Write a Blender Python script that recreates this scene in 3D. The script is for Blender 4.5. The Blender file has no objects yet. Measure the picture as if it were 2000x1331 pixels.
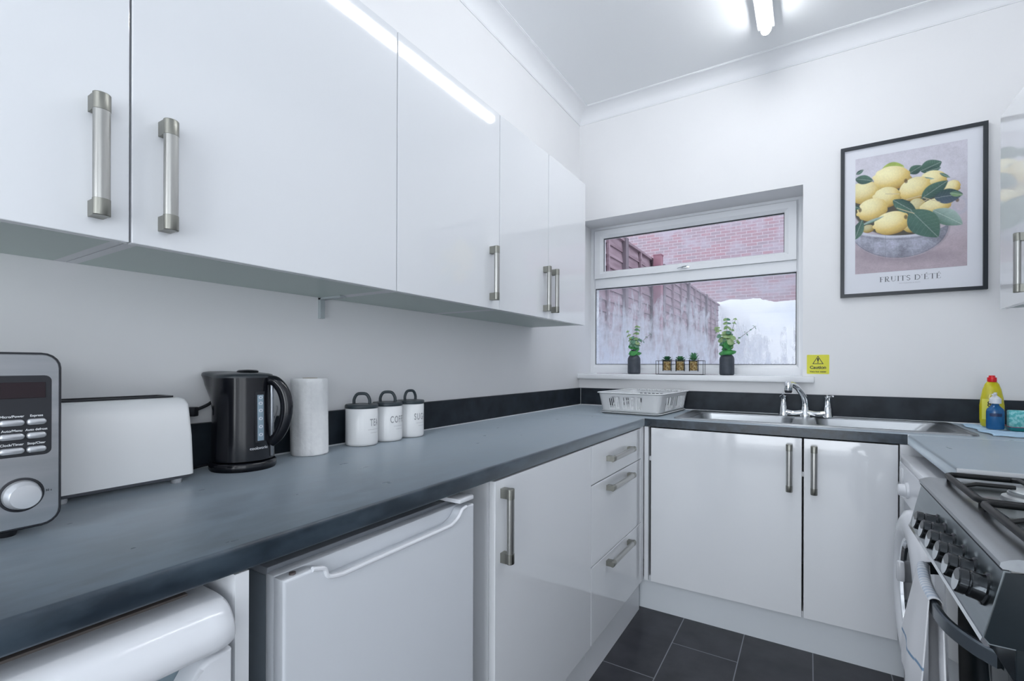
import bpy, bmesh, math, random
import numpy as np
from math import sin, cos, pi, radians as R
from mathutils import Vector, Matrix
random.seed(7)
S = bpy.context.scene
C = S.collection

# ------------------------------------------------------------------ camera
cam = bpy.data.cameras.new('camera')
cam.sensor_width = 36
cam.lens = 931.9/2000*36
cam.shift_y = 48.7/2000
cam.clip_start = .02
camo = bpy.data.objects.new('camera', cam)
C.objects.link(camo)
YAW = .5573
camo.matrix_world = Matrix.Translation((1.2643, -2.8512, 1.1594)) @ Matrix.Rotation(YAW, 4, 'Z') @ Matrix.Rotation(pi/2, 4, 'X') @ Matrix.Rotation(.003, 4, 'Z')
S.camera = camo
# ------------------------------------------------------------------ world, exposure
w = bpy.data.worlds.new('overcast_sky'); S.world = w; w.use_nodes = True
w.node_tree.nodes['Background'].inputs[0].default_value = (.87, .93, 1, 1)
w.node_tree.nodes['Background'].inputs[1].default_value = 2.1
S.view_settings.view_transform = 'Standard'; S.view_settings.look = 'None'
S.view_settings.gamma = 1; S.view_settings.use_curve_mapping = False
S.view_settings.exposure = 0.0
LAMP = 37.0
def fill_light(name, loc, rot, sx, sy, power):
    l = bpy.data.lights.new(name, 'AREA'); l.shape = 'RECTANGLE'; l.size = sx; l.size_y = sy; l.energy = power; l.color = (.90, .95, 1)
    o = bpy.data.objects.new(name, l); C.objects.link(o); o.location = loc; o.rotation_euler = rot
fill_light('fill_light_right', (2.40, -3.75, 1.35), (0, R(90), 0), 1.7, 1.5, 4)       # added fill light, out of view, in through added_window
fill_light('fill_light_back', (1.15, -5.25, 1.10), (R(90), 0, 0), 1.5, 1.9, 40)          # extra fill added behind the camera, in through added_door

# ------------------------------------------------------------------ materials
MATS = {}
def mat(name, col, rough=.5, metal=0, **k):
    if name in MATS: return MATS[name]
    m = bpy.data.materials.new(name); m.use_nodes = True
    b = m.node_tree.nodes['Principled BSDF']
    b.inputs['Base Color'].default_value = (*col, 1)
    b.inputs['Roughness'].default_value = rough
    b.inputs['Metallic'].default_value = metal
    for kk, v in k.items(): b.inputs[kk.replace('_', ' ')].default_value = v
    MATS[name] = m
    return m
def nodes(m): return m.node_tree.nodes, m.node_tree.links, m.node_tree.nodes['Principled BSDF']
def noise_mat(name, c1, c2, scale=8, rough=.5, metal=0, bump=0, stretch=(1, 1, 1), detail=6, ramp=(.35, .65), rr=None, **k):
    m = mat(name, c1, rough, metal, **k); N, L, b = nodes(m)
    tc = N.new('ShaderNodeTexCoord'); mp = N.new('ShaderNodeMapping'); mp.inputs['Scale'].default_value = stretch
    nz = N.new('ShaderNodeTexNoise'); nz.inputs['Scale'].default_value = scale; nz.inputs['Detail'].default_value = detail
    cr = N.new('ShaderNodeValToRGB'); cr.color_ramp.elements[0].position = ramp[0]; cr.color_ramp.elements[1].position = ramp[1]
    cr.color_ramp.elements[0].color = (*c1, 1); cr.color_ramp.elements[1].color = (*c2, 1)
    L.new(tc.outputs['Object'], mp.inputs[0]); L.new(mp.outputs[0], nz.inputs[0]); L.new(nz.outputs[0], cr.inputs[0]); L.new(cr.outputs[0], b.inputs['Base Color'])
    if rr:
        mr = N.new('ShaderNodeMapRange'); mr.inputs[3].default_value = rr[0]; mr.inputs[4].default_value = rr[1]
        L.new(nz.outputs[0], mr.inputs[0]); L.new(mr.outputs[0], b.inputs['Roughness'])
    if bump:
        bp = N.new('ShaderNodeBump'); bp.inputs['Strength'].default_value = bump; bp.inputs['Distance'].default_value = .002
        L.new(nz.outputs[0], bp.inputs['Height']); L.new(bp.outputs[0], b.inputs['Normal'])
    return m
M_wall = noise_mat('wall_paint', (.84, .845, .86), (.855, .86, .875), 3, .55, bump=.02)
M_ceil = noise_mat('ceiling_paint', (.88, .90, .92), (.89, .91, .93), 2, .7)
M_cove = mat('cornice_paint', (.86, .875, .90), .6)
M_gloss = mat('white_gloss_lacquer', (.79, .81, .84), .05, Coat_Weight=.3, Coat_Roughness=.02)
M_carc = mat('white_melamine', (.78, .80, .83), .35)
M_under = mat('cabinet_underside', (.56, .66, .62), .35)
M_plinth = mat('plinth_white', (.72, .76, .80), .22)
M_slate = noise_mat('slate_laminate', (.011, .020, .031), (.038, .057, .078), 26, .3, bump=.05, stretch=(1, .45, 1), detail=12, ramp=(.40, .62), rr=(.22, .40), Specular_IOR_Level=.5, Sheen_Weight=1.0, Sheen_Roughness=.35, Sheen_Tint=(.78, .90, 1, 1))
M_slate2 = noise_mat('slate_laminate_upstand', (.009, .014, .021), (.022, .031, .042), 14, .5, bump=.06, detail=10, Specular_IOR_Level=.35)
M_seal = mat('sealant', (.7, .73, .76), .4)
M_alu = mat('aluminium_strip', (.75, .77, .80), .3, .8)
M_nickel = noise_mat('brushed_nickel', (.40, .40, .385), (.50, .50, .48), 60, .30, 1, stretch=(1, 1, .04))
M_nickel_y = noise_mat('brushed_nickel_level', (.40, .40, .385), (.50, .50, .48), 60, .30, 1, stretch=(1, .04, 1))
M_nickd = mat('nickel_end_block', (.30, .30, .27), .38, 1)
M_chrome = mat('chrome', (.85, .87, .89), .06, 1)
M_steel = noise_mat('brushed_steel', (.36, .38, .40), (.44, .46, .48), 40, .26, 1, stretch=(.05, 1, 1))
M_steelv = noise_mat('brushed_steel_panel', (.40, .42, .44), (.50, .51, .53), 40, .33, 1, stretch=(1, .05, 1))
M_upvc = mat('white_upvc', (.84, .86, .89), .25)
M_gask = mat('black_gasket', (.02, .025, .03), .6)
M_black = mat('black_plastic_gloss', (.007, .008, .012), .17)
M_blackm = mat('black_plastic_matt', (.018, .020, .026), .45)
M_enamel = mat('black_enamel', (.010, .016, .020), .16)
M_iron = mat('cast_iron', (.008, .009, .010), .42, Specular_IOR_Level=.3)
M_white = mat('white_appliance', (.74, .76, .80), .16)
M_whitem = mat('white_plastic', (.80, .82, .84), .35)
M_fridge = mat('fridge_white', (.70, .73, .775), .28)
M_char = noise_mat('charcoal_ceramic', (.040, .050, .066), (.055, .066, .085), 30, .55)
M_lid = mat('charcoal_lid', (.035, .05, .06), .4)
M_print = mat('grey_lettering', (.36, .37, .39), .6)
M_glassdark = mat('dark_glass', (.012, .018, .022), .04)
M_paper = noise_mat('kitchen_paper', (.90, .91, .925), (.94, .95, .96), 90, .9, bump=.5)
M_cer = mat('white_ceramic', (.90, .915, .93), .22)
def emis(name, col, st):
    m = mat(name, col, .4); b = m.node_tree.nodes['Principled BSDF']
    b.inputs['Emission Color'].default_value = (*col, 1); b.inputs['Emission Strength'].default_value = st
    return m
M_lamp = emis('lamp_diffuser_glow', (.965, .98, 1), LAMP)

# ------------------------------------------------------------------ mesh helpers
ORG = {}
def tag(o, label=None, cat=None, group=None, kind=None):
    if label: o['label'] = label
    if cat: o['category'] = cat
    if group: o['group'] = group
    if kind: o['kind'] = kind
    return o
def thing(name, label, cat, loc=(0, 0, 0), rz=0, group=None):
    o = bpy.data.objects.new(name, None); C.objects.link(o); o.empty_display_size = .05
    o.location = loc; o.rotation_euler = (0, 0, rz); ORG[o.name] = Vector(loc)
    return tag(o, label, cat, group)
def obj(name, bm, m, parent=None, label=None, smooth=True, local=False, ang=35, solid=0, sub=0):
    """link bm as one mesh object; vertices are in world coordinates unless local"""
    me = bpy.data.meshes.new(name)
    bmesh.ops.recalc_face_normals(bm, faces=bm.faces)
    org = ORG.get(parent.name, Vector()) if parent else Vector()
    if parent and not local: bmesh.ops.translate(bm, verts=bm.verts, vec=-org)
    bm.to_mesh(me); bm.free()
    if smooth:
        me.shade_smooth()
        try: me.set_sharp_from_angle(angle=R(ang))
        except Exception: pass
    o = bpy.data.objects.new(name, me); C.objects.link(o)
    for mm in (m if isinstance(m, (list, tuple)) else [m]): me.materials.append(mm)
    if parent: o.parent = parent
    ORG[o.name] = org
    if label: o['label'] = label
    if solid:
        s = o.modifiers.new('thick', 'SOLIDIFY'); s.thickness = solid; s.offset = 0
    if sub:
        s = o.modifiers.new('sub', 'SUBSURF'); s.levels = sub; s.render_levels = sub
    return o
def struct(name, bm, m, parent=None, **k):
    o = obj(name, bm, m, parent, **k)
    if not parent: o['kind'] = 'structure'
    return o
def B(): return bmesh.new()
def box(bm, x0, x1, y0, y1, z0, z1, bev=0, seg=2, edges=None, mi=0):
    r = bmesh.ops.create_cube(bm, size=1)
    v = r['verts']
    for a in v: a.co = Vector(((x0+x1)/2+a.co.x*(x1-x0), (y0+y1)/2+a.co.y*(y1-y0), (z0+z1)/2+a.co.z*(z1-z0)))
    fs = set(f for a in v for f in a.link_faces)
    for f in fs: f.material_index = mi
    if bev:
        es = list({e for a in v for e in a.link_edges})
        if edges:
            es = [e for e in es if abs((e.verts[0].co-e.verts[1].co).normalized()['xyz'.index(edges)]) > .9]
        bmesh.ops.bevel(bm, geom=es, offset=bev, segments=seg, profile=.5, affect='EDGES')
    return bm
def lathe(bm, prof, cx=0, cy=0, cz=0, n=40, axis='z', mi=0):
    """prof: list of (r, h)"""
    rings = []
    for r, h in prof:
        if r < 1e-6:
            p = [0, 0, h]; ring = [bm.verts.new(p)]
        else:
            ring = [bm.verts.new((r*cos(2*pi*i/n), r*sin(2*pi*i/n), h)) for i in range(n)]
        rings.append(ring)
    for a, b in zip(rings, rings[1:]):
        for i in range(n):
            j = (i+1) % n
            if len(a) == 1 and len(b) == 1: continue
            if len(a) == 1: f = bm.faces.new((a[0], b[i], b[j]))
            elif len(b) == 1: f = bm.faces.new((a[i], a[j], b[0]))
            else: f = bm.faces.new((a[i], a[j], b[j], b[i]))
            f.material_index = mi
    for ring in rings:
        for v in ring:
            x, y, z = v.co
            if axis == 'z': v.co = Vector((cx+x, cy+y, cz+z))
            elif axis == 'x': v.co = Vector((cx+z, cy+x, cz+y))
            elif axis == '-x': v.co = Vector((cx-z, cy+x, cz+y))
            elif axis == 'y': v.co = Vector((cx+x, cy+z, cz+y))
            elif axis == '-y': v.co = Vector((cx+x, cy-z, cz+y))
    return rings
def smoothpath(pts, k=6, closed=False):
    P = [Vector(p) for p in pts]; out = []
    n = len(P)
    rng = range(n if closed else n-1)
    for i in rng:
        if closed: p0, p1, p2, p3 = P[(i-1) % n], P[i], P[(i+1) % n], P[(i+2) % n]
        else: p0, p1, p2, p3 = P[max(i-1, 0)], P[i], P[i+1], P[min(i+2, n-1)]
        for j in range(k):
            t = j/k
            out.append(.5*((2*p1)+(-p0+p2)*t+(2*p0-5*p1+4*p2-p3)*t*t+(-p0+3*p1-3*p2+p3)*t**3))
    if not closed: out.append(P[-1])
    return out
def tube(bm, pts, r, n=10, closed=False, sx=1, up=None, caps=True, mi=0):
    """r: number or list; sx: width factor of section along the side axis"""
    P = [Vector(p) for p in pts]; m = len(P); rings = []
    prev = Vector(up) if up else None
    for i, p in enumerate(P):
        if closed: t = (P[(i+1) % m]-P[(i-1) % m])
        else: t = P[min(i+1, m-1)]-P[max(i-1, 0)]
        t.normalize()
        if prev is None: prev = Vector((0, 0, 1)) if abs(t.z) < .9 else Vector((1, 0, 0))
        a = prev-t*prev.dot(t)
        if a.length < 1e-6: a = t.orthogonal()
        a.normalize(); b = t.cross(a)
        if not up: prev = a
        rr = r[i] if isinstance(r, (list, tuple)) else r
        rings.append([bm.verts.new(p+a*rr*cos(2*pi*k/n)+b*rr*sx*sin(2*pi*k/n)) for k in range(n)])
    for i in range(m if closed else m-1):
        A, Bb = rings[i], rings[(i+1) % m]
        for k in range(n):
            f = bm.faces.new((A[k], A[(k+1) % n], Bb[(k+1) % n], Bb[k])); f.material_index = mi
    if caps and not closed:
        bm.faces.new(rings[0][::-1]).material_index = mi; bm.faces.new(rings[-1]).material_index = mi
def prism(bm, poly, a0, a1, axis='y', mi=0):
    """poly in the two other axes (x,z for y; y,z for x; x,y for z)"""
    def P(u, v, a): return {'y': (u, a, v), 'x': (a, u, v), 'z': (u, v, a)}[axis]
    A = [bm.verts.new(P(u, v, a0)) for u, v in poly]; Bv = [bm.verts.new(P(u, v, a1)) for u, v in poly]
    n = len(poly)
    fs = [bm.faces.new(A), bm.faces.new(Bv[::-1])]
    for i in range(n): fs.append(bm.faces.new((A[i], Bv[i], Bv[(i+1) % n], A[(i+1) % n])))
    for f in fs: f.material_index = mi
    return fs
def text_bm(s, size=1, sx=1, bold=0, extrude=0, align='CENTER', spacing=1):
    cu = bpy.data.curves.new('txt', 'FONT'); cu.body = s; cu.size = size; cu.align_x = align; cu.offset = bold; cu.extrude = extrude
    cu.space_character = spacing; cu.resolution_u = 4
    o = bpy.data.objects.new('txt', cu); C.objects.link(o)
    dg = bpy.context.evaluated_depsgraph_get(); me = bpy.data.meshes.new_from_object(o.evaluated_get(dg))
    bm = bmesh.new(); bm.from_mesh(me)
    bpy.data.objects.remove(o); bpy.data.curves.remove(cu); bpy.data.meshes.remove(me)
    for v in bm.verts: v.co.x *= sx
    return bm
def mapv(bm, f):
    for v in bm.verts: v.co = Vector(f(v.co.x, v.co.y, v.co.z))
    return bm

# ------------------------------------------------------------------ room shell
XR, YB, ZC, WT = 2.16, -5.0, 2.782, .26
bm = B(); box(bm, -.3, XR+.3, YB-.2, .5-.2, -.1, 0)
M_floor = mat('slate_floor_tile', (.02, .022, .026), .35)
N, L, b = nodes(M_floor)
tc = N.new('ShaderNodeTexCoord'); sp = N.new('ShaderNodeSeparateXYZ'); L.new(tc.outputs['Object'], sp.inputs[0])
def mth(op, a, b_=None, c=None):
    n = N.new('ShaderNodeMath'); n.operation = op
    for i, v in enumerate((a, b_, c)):
        if v is None: continue
        if isinstance(v, (int, float)): n.inputs[i].default_value = v
        else: L.new(v, n.inputs[i])
    return n.outputs[0]
u = mth('DIVIDE', mth('SUBTRACT', sp.outputs[0], .029), .25); row = mth('FLOOR', u)
off = mth('MULTIPLY', mth('MODULO', mth('ADD', row, 20), 2), .5)
vv = mth('ADD', mth('DIVIDE', mth('ADD', sp.outputs[1], 1.07+5.4), .54), off)
fu = mth('MULTIPLY', mth('PINGPONG', u, .5), .25); fv = mth('MULTIPLY', mth('PINGPONG', vv, .5), .54)
d = mth('MINIMUM', fu, fv); g = mth('LESS_THAN', d, .0018)
nz = N.new('ShaderNodeTexNoise'); nz.inputs['Scale'].default_value = 9; nz.inputs['Detail'].default_value = 8; L.new(tc.outputs['Object'], nz.inputs[0])
cr = N.new('ShaderNodeValToRGB'); cr.color_ramp.elements[0].color = (.012, .013, .018, 1); cr.color_ramp.elements[1].color = (.042, .043, .054, 1)
cr.color_ramp.elements[0].position = .3; cr.color_ramp.elements[1].position = .75
L.new(nz.outputs[0], cr.inputs[0])
mx = N.new('ShaderNodeMix'); mx.data_type = 'RGBA'; L.new(g, mx.inputs[0]); L.new(cr.outputs[0], mx.inputs[6]); mx.inputs[7].default_value = (.22, .23, .26, 1)
L.new(mx.outputs[2], b.inputs['Base Color'])
struct('floor', bm, M_floor)
bm = B(); box(bm, -.3, XR+.3, YB-.2, .3, ZC, ZC+.1); struct('ceiling', bm, M_ceil)
bm = B(); box(bm, -.2, 0, YB-.2, .3, 0, ZC); struct('wall_left', bm, M_wall)
bm = B(); box(bm, XR, XR+.2, YB-.2, -4.5, 0, ZC); box(bm, XR, XR+.2, -3.0, .3, 0, ZC); box(bm, XR, XR+.2, -4.5, -3.0, 0, .5); box(bm, XR, XR+.2, -4.5, -3.0, 2.2, ZC); struct('wall_right', bm, M_wall)
bm = B(); t_ = .05
for q in ((-4.5, -3.0, .5, .5+t_), (-4.5, -3.0, 2.2-t_, 2.2), (-4.5, -4.5+t_, .5, 2.2), (-3.0-t_, -3.0, .5, 2.2), (-3.775, -3.725, .5, 2.2)): box(bm, XR+.1, XR+.16, *q)
struct('added_window', bm, mat('white_upvc_plain', (.84, .86, .89), .25))  # unseen window frame, added so fill light can enter
bm = B(); box(bm, 0, .4, YB-.2, YB, 0, ZC); box(bm, 1.9, XR, YB-.2, YB, 0, ZC); box(bm, .4, 1.9, YB-.2, YB, 2.05, ZC); struct('wall_back', bm, M_wall)
bm = B()
for q in ((.4, .46, .02, 2.05), (1.84, 1.9, .02, 2.05), (1.12, 1.18, .02, 2.05), (.4, 1.9, 1.98, 2.05), (.4, 1.9, .0, .12)): box(bm, q[0], q[1], YB-.14, YB-.08, q[2], q[3])
struct('added_door', bm, mat('white_upvc_plain', (.84, .86, .89), .25))  # glazed door frame added out of view as a way in for fill
WX0, WX1, WZ0, WZ1 = 0, 1.235, 1.075, 2.088
bm = B()
box(bm, 0, XR, 0, .3, 0, WZ0); box(bm, 0, XR, 0, .3, WZ1, ZC); box(bm, WX1, XR, 0, .3, WZ0, WZ1)
struct('wall_window', bm, M_wall)
# cove cornice, one length per wall
def cove(bm, plane):
    d, h = .0885, .074
    prof = [(0, 0), (.004, 0), (.004, .004)]
    for i in range(9):
        a = i/8*pi/2
        prof.append((.006+(d-.012)*(1-cos(a)), .006+(h-.012)*sin(a)))
    prof += [(d-.004, h-.004), (d, h-.004), (d, h), (0, h)]
    return prof
pr = cove(None, None); z0 = ZC-.074
def cove_run(name, f, n0, n1):
    bm = B(); A = [bm.verts.new(f(u, v+z0, n0)) for u, v in pr]; Bv = [bm.verts.new(f(u, v+z0, n1)) for u, v in pr]
    for i in range(len(pr)): bm.faces.new((A[i], Bv[i], Bv[(i+1) % len(pr)], A[(i+1) % len(pr)]))
    struct(name, bm, M_cove)
cove_run('trim_1', lambda u, z, k: (u, YB if k == 0 else -u, z), 0, 1)
cove_run('trim_2', lambda u, z, k: (u if k == 0 else XR-u, -u, z), 0, 1)
cove_run('trim_3', lambda u, z, k: (XR-u, YB if k == 0 else -u, z), 0, 1)

# ------------------------------------------------------------------ window
FY = .19
bm = B()
def frame_bars(bm, x0, x1, z0, z1, t, y0, y1, tb=None, tt=None, bev=.004):
    tb = tb or t; tt = tt or t
    # mitred frame with bevelled inner lip
    o = [(x0, z0), (x1, z0), (x1, z1), (x0, z1)]; i = [(x0+t, z0+tb), (x1-t, z0+tb), (x1-t, z1-tt), (x0+t, z1-tt)]
    m_ = [(a[0]*.35+b_[0]*.65, a[1]*.35+b_[1]*.65) for a, b_ in zip(o, i)]
    ls = [[(p, y1) for p in o], [(p, y0) for p in o], [(p, y0) for p in m_], [(p, y0+.010) for p in i], [(p, y1) for p in i]]
    V = [[bm.verts.new((p[0], y, p[1])) for p, y in l] for l in ls]
    for k in range(len(V)):
        A, Bv = V[k], V[(k+1) % len(V)]
        for q in range(4): bm.faces.new((A[q], A[(q+1) % 4], Bv[(q+1) % 4], Bv[q]))
frame_bars(bm, 0, 1.235, 1.11, WZ1, .032, FY, FY+.07, tb=.058, tt=.023)
box(bm, .03, 1.205, FY, FY+.07, 1.678, 1.744, .004)
win = struct('window_1', bm, M_upvc, smooth=False)
bm = B(); frame_bars(bm, .032, 1.203, 1.744, 2.064, .058, FY-.014, FY+.04, tb=.046, tt=.052)
struct('opener_sash', bm, M_upvc, win, smooth=False)
for (x0, x1, z0, z1) in ((.09, 1.145, 1.79, 2.012), (.032, 1.203, 1.168, 1.678)):
    bm = B(); t = .003
    for q in ((x0, x1, z0, z0+t), (x0, x1, z1-t*1.6, z1), (x0, x0+t, z0, z1), (x1-t, x1, z0, z1)): box(bm, q[0], q[1], FY+.008, FY+.014, q[2], q[3])
    struct('gasket', bm, M_gask, win)
def pane_mat(name, wet):
    m = bpy.data.materials.new(name); m.use_nodes = True; N, L = m.node_tree.nodes, m.node_tree.links
    N.clear(); out = N.new('ShaderNodeOutputMaterial'); tr = N.new('ShaderNodeBsdfTransparent'); tr.inputs[0].default_value = (.94, .95, .97, 1)
    gl = N.new('ShaderNodeBsdfGlossy'); gl.inputs['Roughness'].default_value = .02
    fr = N.new('ShaderNodeFresnel'); fr.inputs[0].default_value = 1.2
    mx = N.new('ShaderNodeMixShader'); L.new(fr.outputs[0], mx.inputs[0]); L.new(tr.outputs[0], mx.inputs[1]); L.new(gl.outputs[0], mx.inputs[2])
    last = mx
    if wet:
        tc = N.new('ShaderNodeTexCoord'); mp = N.new('ShaderNodeMapping'); mp.inputs['Scale'].default_value = (17, 1, 3.6)
        n1 = N.new('ShaderNodeTexNoise'); n1.inputs['Scale'].default_value = 2.2; n1.inputs['Detail'].default_value = 7; n1.inputs['Distortion'].default_value = .6
        L.new(tc.outputs['Object'], mp.inputs[0]); L.new(mp.outputs[0], n1.inputs[0])
        sp = N.new('ShaderNodeSeparateXYZ'); L.new(tc.outputs['Object'], sp.inputs[0])
        mr = N.new('ShaderNodeMapRange'); mr.inputs[1].default_value = 1.17; mr.inputs[2].default_value = 1.68; mr.inputs[3].default_value = .40; mr.inputs[4].default_value = -.16
        L.new(sp.outputs[2], mr.inputs[0])
        mxr = N.new('ShaderNodeMapRange'); mxr.inputs[1].default_value = .62; mxr.inputs[2].default_value = .95; mxr.inputs[3].default_value = .04; mxr.inputs[4].default_value = -.30
        L.new(sp.outputs[0], mxr.inputs[0])
        ax = N.new('ShaderNodeMath'); ax.operation = 'ADD'; L.new(mr.outputs[0], ax.inputs[0]); L.new(mxr.outputs[0], ax.inputs[1]); mr = ax
        n2 = N.new('ShaderNodeTexNoise'); n2.inputs['Scale'].default_value = 7; n2.inputs['Detail'].default_value = 8; n2.inputs['Roughness'].default_value = .7; L.new(tc.outputs['Object'], n2.inputs[0])
        a2 = N.new('ShaderNodeMath'); a2.operation = 'MULTIPLY_ADD'; a2.inputs[1].default_value = .9; L.new(n2.outputs[0], a2.inputs[0]); L.new(ax.outputs[0], a2.inputs[2])
        a3 = N.new('ShaderNodeMath'); a3.operation = 'SUBTRACT'; L.new(a2.outputs[0], a3.inputs[0]); a3.inputs[1].default_value = .45; mr = a3
        ad = N.new('ShaderNodeMath'); ad.operation = 'ADD'; L.new(n1.outputs[0], ad.inputs[0]); L.new(mr.outputs[0], ad.inputs[1])
        cr = N.new('ShaderNodeMapRange'); cr.inputs[1].default_value = .46; cr.inputs[2].default_value = .95; cr.inputs[3].default_value = .13; cr.inputs[4].default_value = .92
        L.new(ad.outputs[0], cr.inputs[0])
        tl = N.new('ShaderNodeBsdfTranslucent'); tl.inputs[0].default_value = (.90, .93, 1, 1)
        df = N.new('ShaderNodeBsdfDiffuse'); df.inputs[0].default_value = (.55, .60, .70, 1)
        m2 = N.new('ShaderNodeMixShader'); m2.inputs[0].default_value = .35; L.new(tl.outputs[0], m2.inputs[1]); L.new(df.outputs[0], m2.inputs[2])
        m3 = N.new('ShaderNodeMixShader'); L.new(cr.outputs[0], m3.inputs[0]); L.new(mx.outputs[0], m3.inputs[1]); L.new(m2.outputs[0], m3.inputs[2]); last = m3
    L.new(last.outputs[0], out.inputs[0]); return m
bm = B(); box(bm, .085, 1.15, FY+.014, FY+.018, 1.785, 2.017); struct('glass_pane', bm, pane_mat('clear_pane', 0), win)
bm = B(); box(bm, .028, 1.207, FY+.014, FY+.018, 1.164, 1.682); struct('glass_pane', bm, pane_mat('misted_pane', 1), win, label='misted lower glass pane')
bm = B()
box(bm, .595, .645, FY-.020, FY-.014, 1.757, 1.772, .002); lathe(bm, [(0, 0), (.007, 0), (.007, .012), (0, .013)], .632, FY-.018, 1.766, 16, '-y')
tube(bm, [(.632, FY-.030, 1.766), (.61, FY-.030, 1.764), (.575, FY-.027, 1.758)], [.005, .004, .003], 8)
struct('window_handle', bm, M_chrome, win)
bm = B(); box(bm, 0, 1.287, -.035, 0, 1.075, 1.108, .006, 3); box(bm, 0, WX1, -.001, FY+.01, 1.076, 1.108)
struct('trim_4', bm, M_upvc)

# ------------------------------------------------------------------ outside the window
M_brick = mat('old_brick_and_render', (.4, .3, .33), .85)
N, L, b = nodes(M_brick)
tc = N.new('ShaderNodeTexCoord'); mp = N.new('ShaderNodeMapping'); mp.inputs['Rotation'].default_value = (R(-90), 0, 0)
L.new(tc.outputs['Object'], mp.inputs[0])
nz = N.new('ShaderNodeTexNoise'); nz.inputs['Scale'].default_value = 1.4; nz.inputs['Detail'].default_value = 8; L.new(tc.outputs['Object'], nz.inputs[0])
bt = N.new('ShaderNodeTexBrick'); L.new(mp.outputs[0], bt.inputs[0])
for k, v in (('Color1', (.38, .24, .275, 1)), ('Color2', (.32, .27, .31, 1)), ('Mortar', (.50, .44, .49, 1)), ('Scale', 1), ('Mortar Size', .006), ('Mortar Smooth', .1), ('Bias', -.1), ('Brick Width', .225), ('Row Height', .075)): bt.inputs[k].default_value = v
n2 = N.new('ShaderNodeTexNoise'); n2.inputs['Scale'].default_value = 2.5; n2.inputs['Detail'].default_value = 5; L.new(tc.outputs['Object'], n2.inputs[0])
cr = N.new('ShaderNodeValToRGB'); cr.color_ramp.elements[0].position = .48; cr.color_ramp.elements[1].position = .66; cr.color_ramp.elements[0].color = (0, 0, 0, 1); cr.color_ramp.elements[1].color = (.75, .75, .75, 1); L.new(n2.outputs[0], cr.inputs[0])
m1 = N.new('ShaderNodeMix'); m1.data_type = 'RGBA'; L.new(cr.outputs[0], m1.inputs[0]); L.new(bt.outputs[0], m1.inputs[6]); m1.inputs[7].default_value = (.42, .38, .44, 1)
sp = N.new('ShaderNodeSeparateXYZ'); L.new(tc.outputs['Object'], sp.inputs[0])
e = mth('ADD', sp.outputs[2], mth('MULTIPLY', nz.outputs[0], .5)); k_ = mth('LESS_THAN', e, 2.93)
n3 = N.new('ShaderNodeTexNoise'); n3.inputs['Scale'].default_value = 1.1; n3.inputs['Detail'].default_value = 6; L.new(tc.outputs['Object'], n3.inputs[0])
c3 = N.new('ShaderNodeValToRGB'); c3.color_ramp.elements[0].position = .25; c3.color_ramp.elements[1].position = .5; c3.color_ramp.elements[0].color = (.66, .71, .78, 1); c3.color_ramp.elements[1].color = (.90, .92, .94, 1); L.new(n3.outputs[0], c3.inputs[0])
m2 = N.new('ShaderNodeMix'); m2.data_type = 'RGBA'; L.new(k_, m2.inputs[0]); L.new(m1.outputs[2], m2.inputs[6]); L.new(c3.outputs[0], m2.inputs[7])
L.new(m2.outputs[2], b.inputs['Base Color'])
bp = N.new('ShaderNodeBump'); bp.inputs['Strength'].default_value = .4; bp.inputs['Distance'].default_value = .01; L.new(bt.outputs['Fac'], bp.inputs['Height']); bp.invert = True; L.new(bp.outputs[0], b.inputs['Normal'])
bm = B(); box(bm, -6, 9, 9.6, 9.9, -.3, 6.2)
tag(obj('brick_wall', bm, M_brick), 'neighbouring brick wall with white painted lower part, seen through the window', 'wall')
bm = B(); box(bm, -6, 9, .3, 9.6, -.4, -.3)
struct('trim_5', bm, noise_mat('yard_concrete', (.3, .32, .33), (.4, .41, .43), 4, .9))
M_fence = noise_mat('weathered_fence_wood', (.20, .13, .16), (.33, .24, .28), 3, .85, stretch=(1, .6, 6))
M_post = noise_mat('fence_post_wood', (.13, .10, .12), (.2, .16, .19), 5, .85, stretch=(3, 3, .5))
fn = thing('garden_fence', 'weathered wooden panel fence seen through left part of window', 'fence', (-.6, 5, -.3))
for k in range(5):
    y0 = .9+k*1.74; bm = B()
    zt = 2.62
    for i in range(22):
        z = zt-.06-i*.125
        prism(bm, [(-.62, z-.07), (-.595, z-.07), (-.612, z+.062), (-.62, z+.062)], y0+.03, y0+1.70, 'y')
    box(bm, -.63, -.575, y0, y0+1.74, zt, zt+.03)
    for yy in (y0+.58, y0+1.16): box(bm, -.597, -.572, yy, yy+.04, -.3, zt)
    obj('fence_panel', bm, M_fence, fn)
    bm = B(); box(bm, -.66, -.56, y0-.05, y0+.05, -.3, zt+.05); obj('post', bm, M_post, fn)
bm = B(); box(bm, -.555, -.45, 3.72, 3.83, -.3, 2.67); box(bm, -.558, -.445, 3.715, 3.835, 2.67, 2.685)
tag(obj('garden_post', bm, noise_mat('red_post', (.24, .10, .14), (.34, .17, .21), 6, .8)), 'short reddish square post standing in front of the fence outside', 'post')

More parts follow.
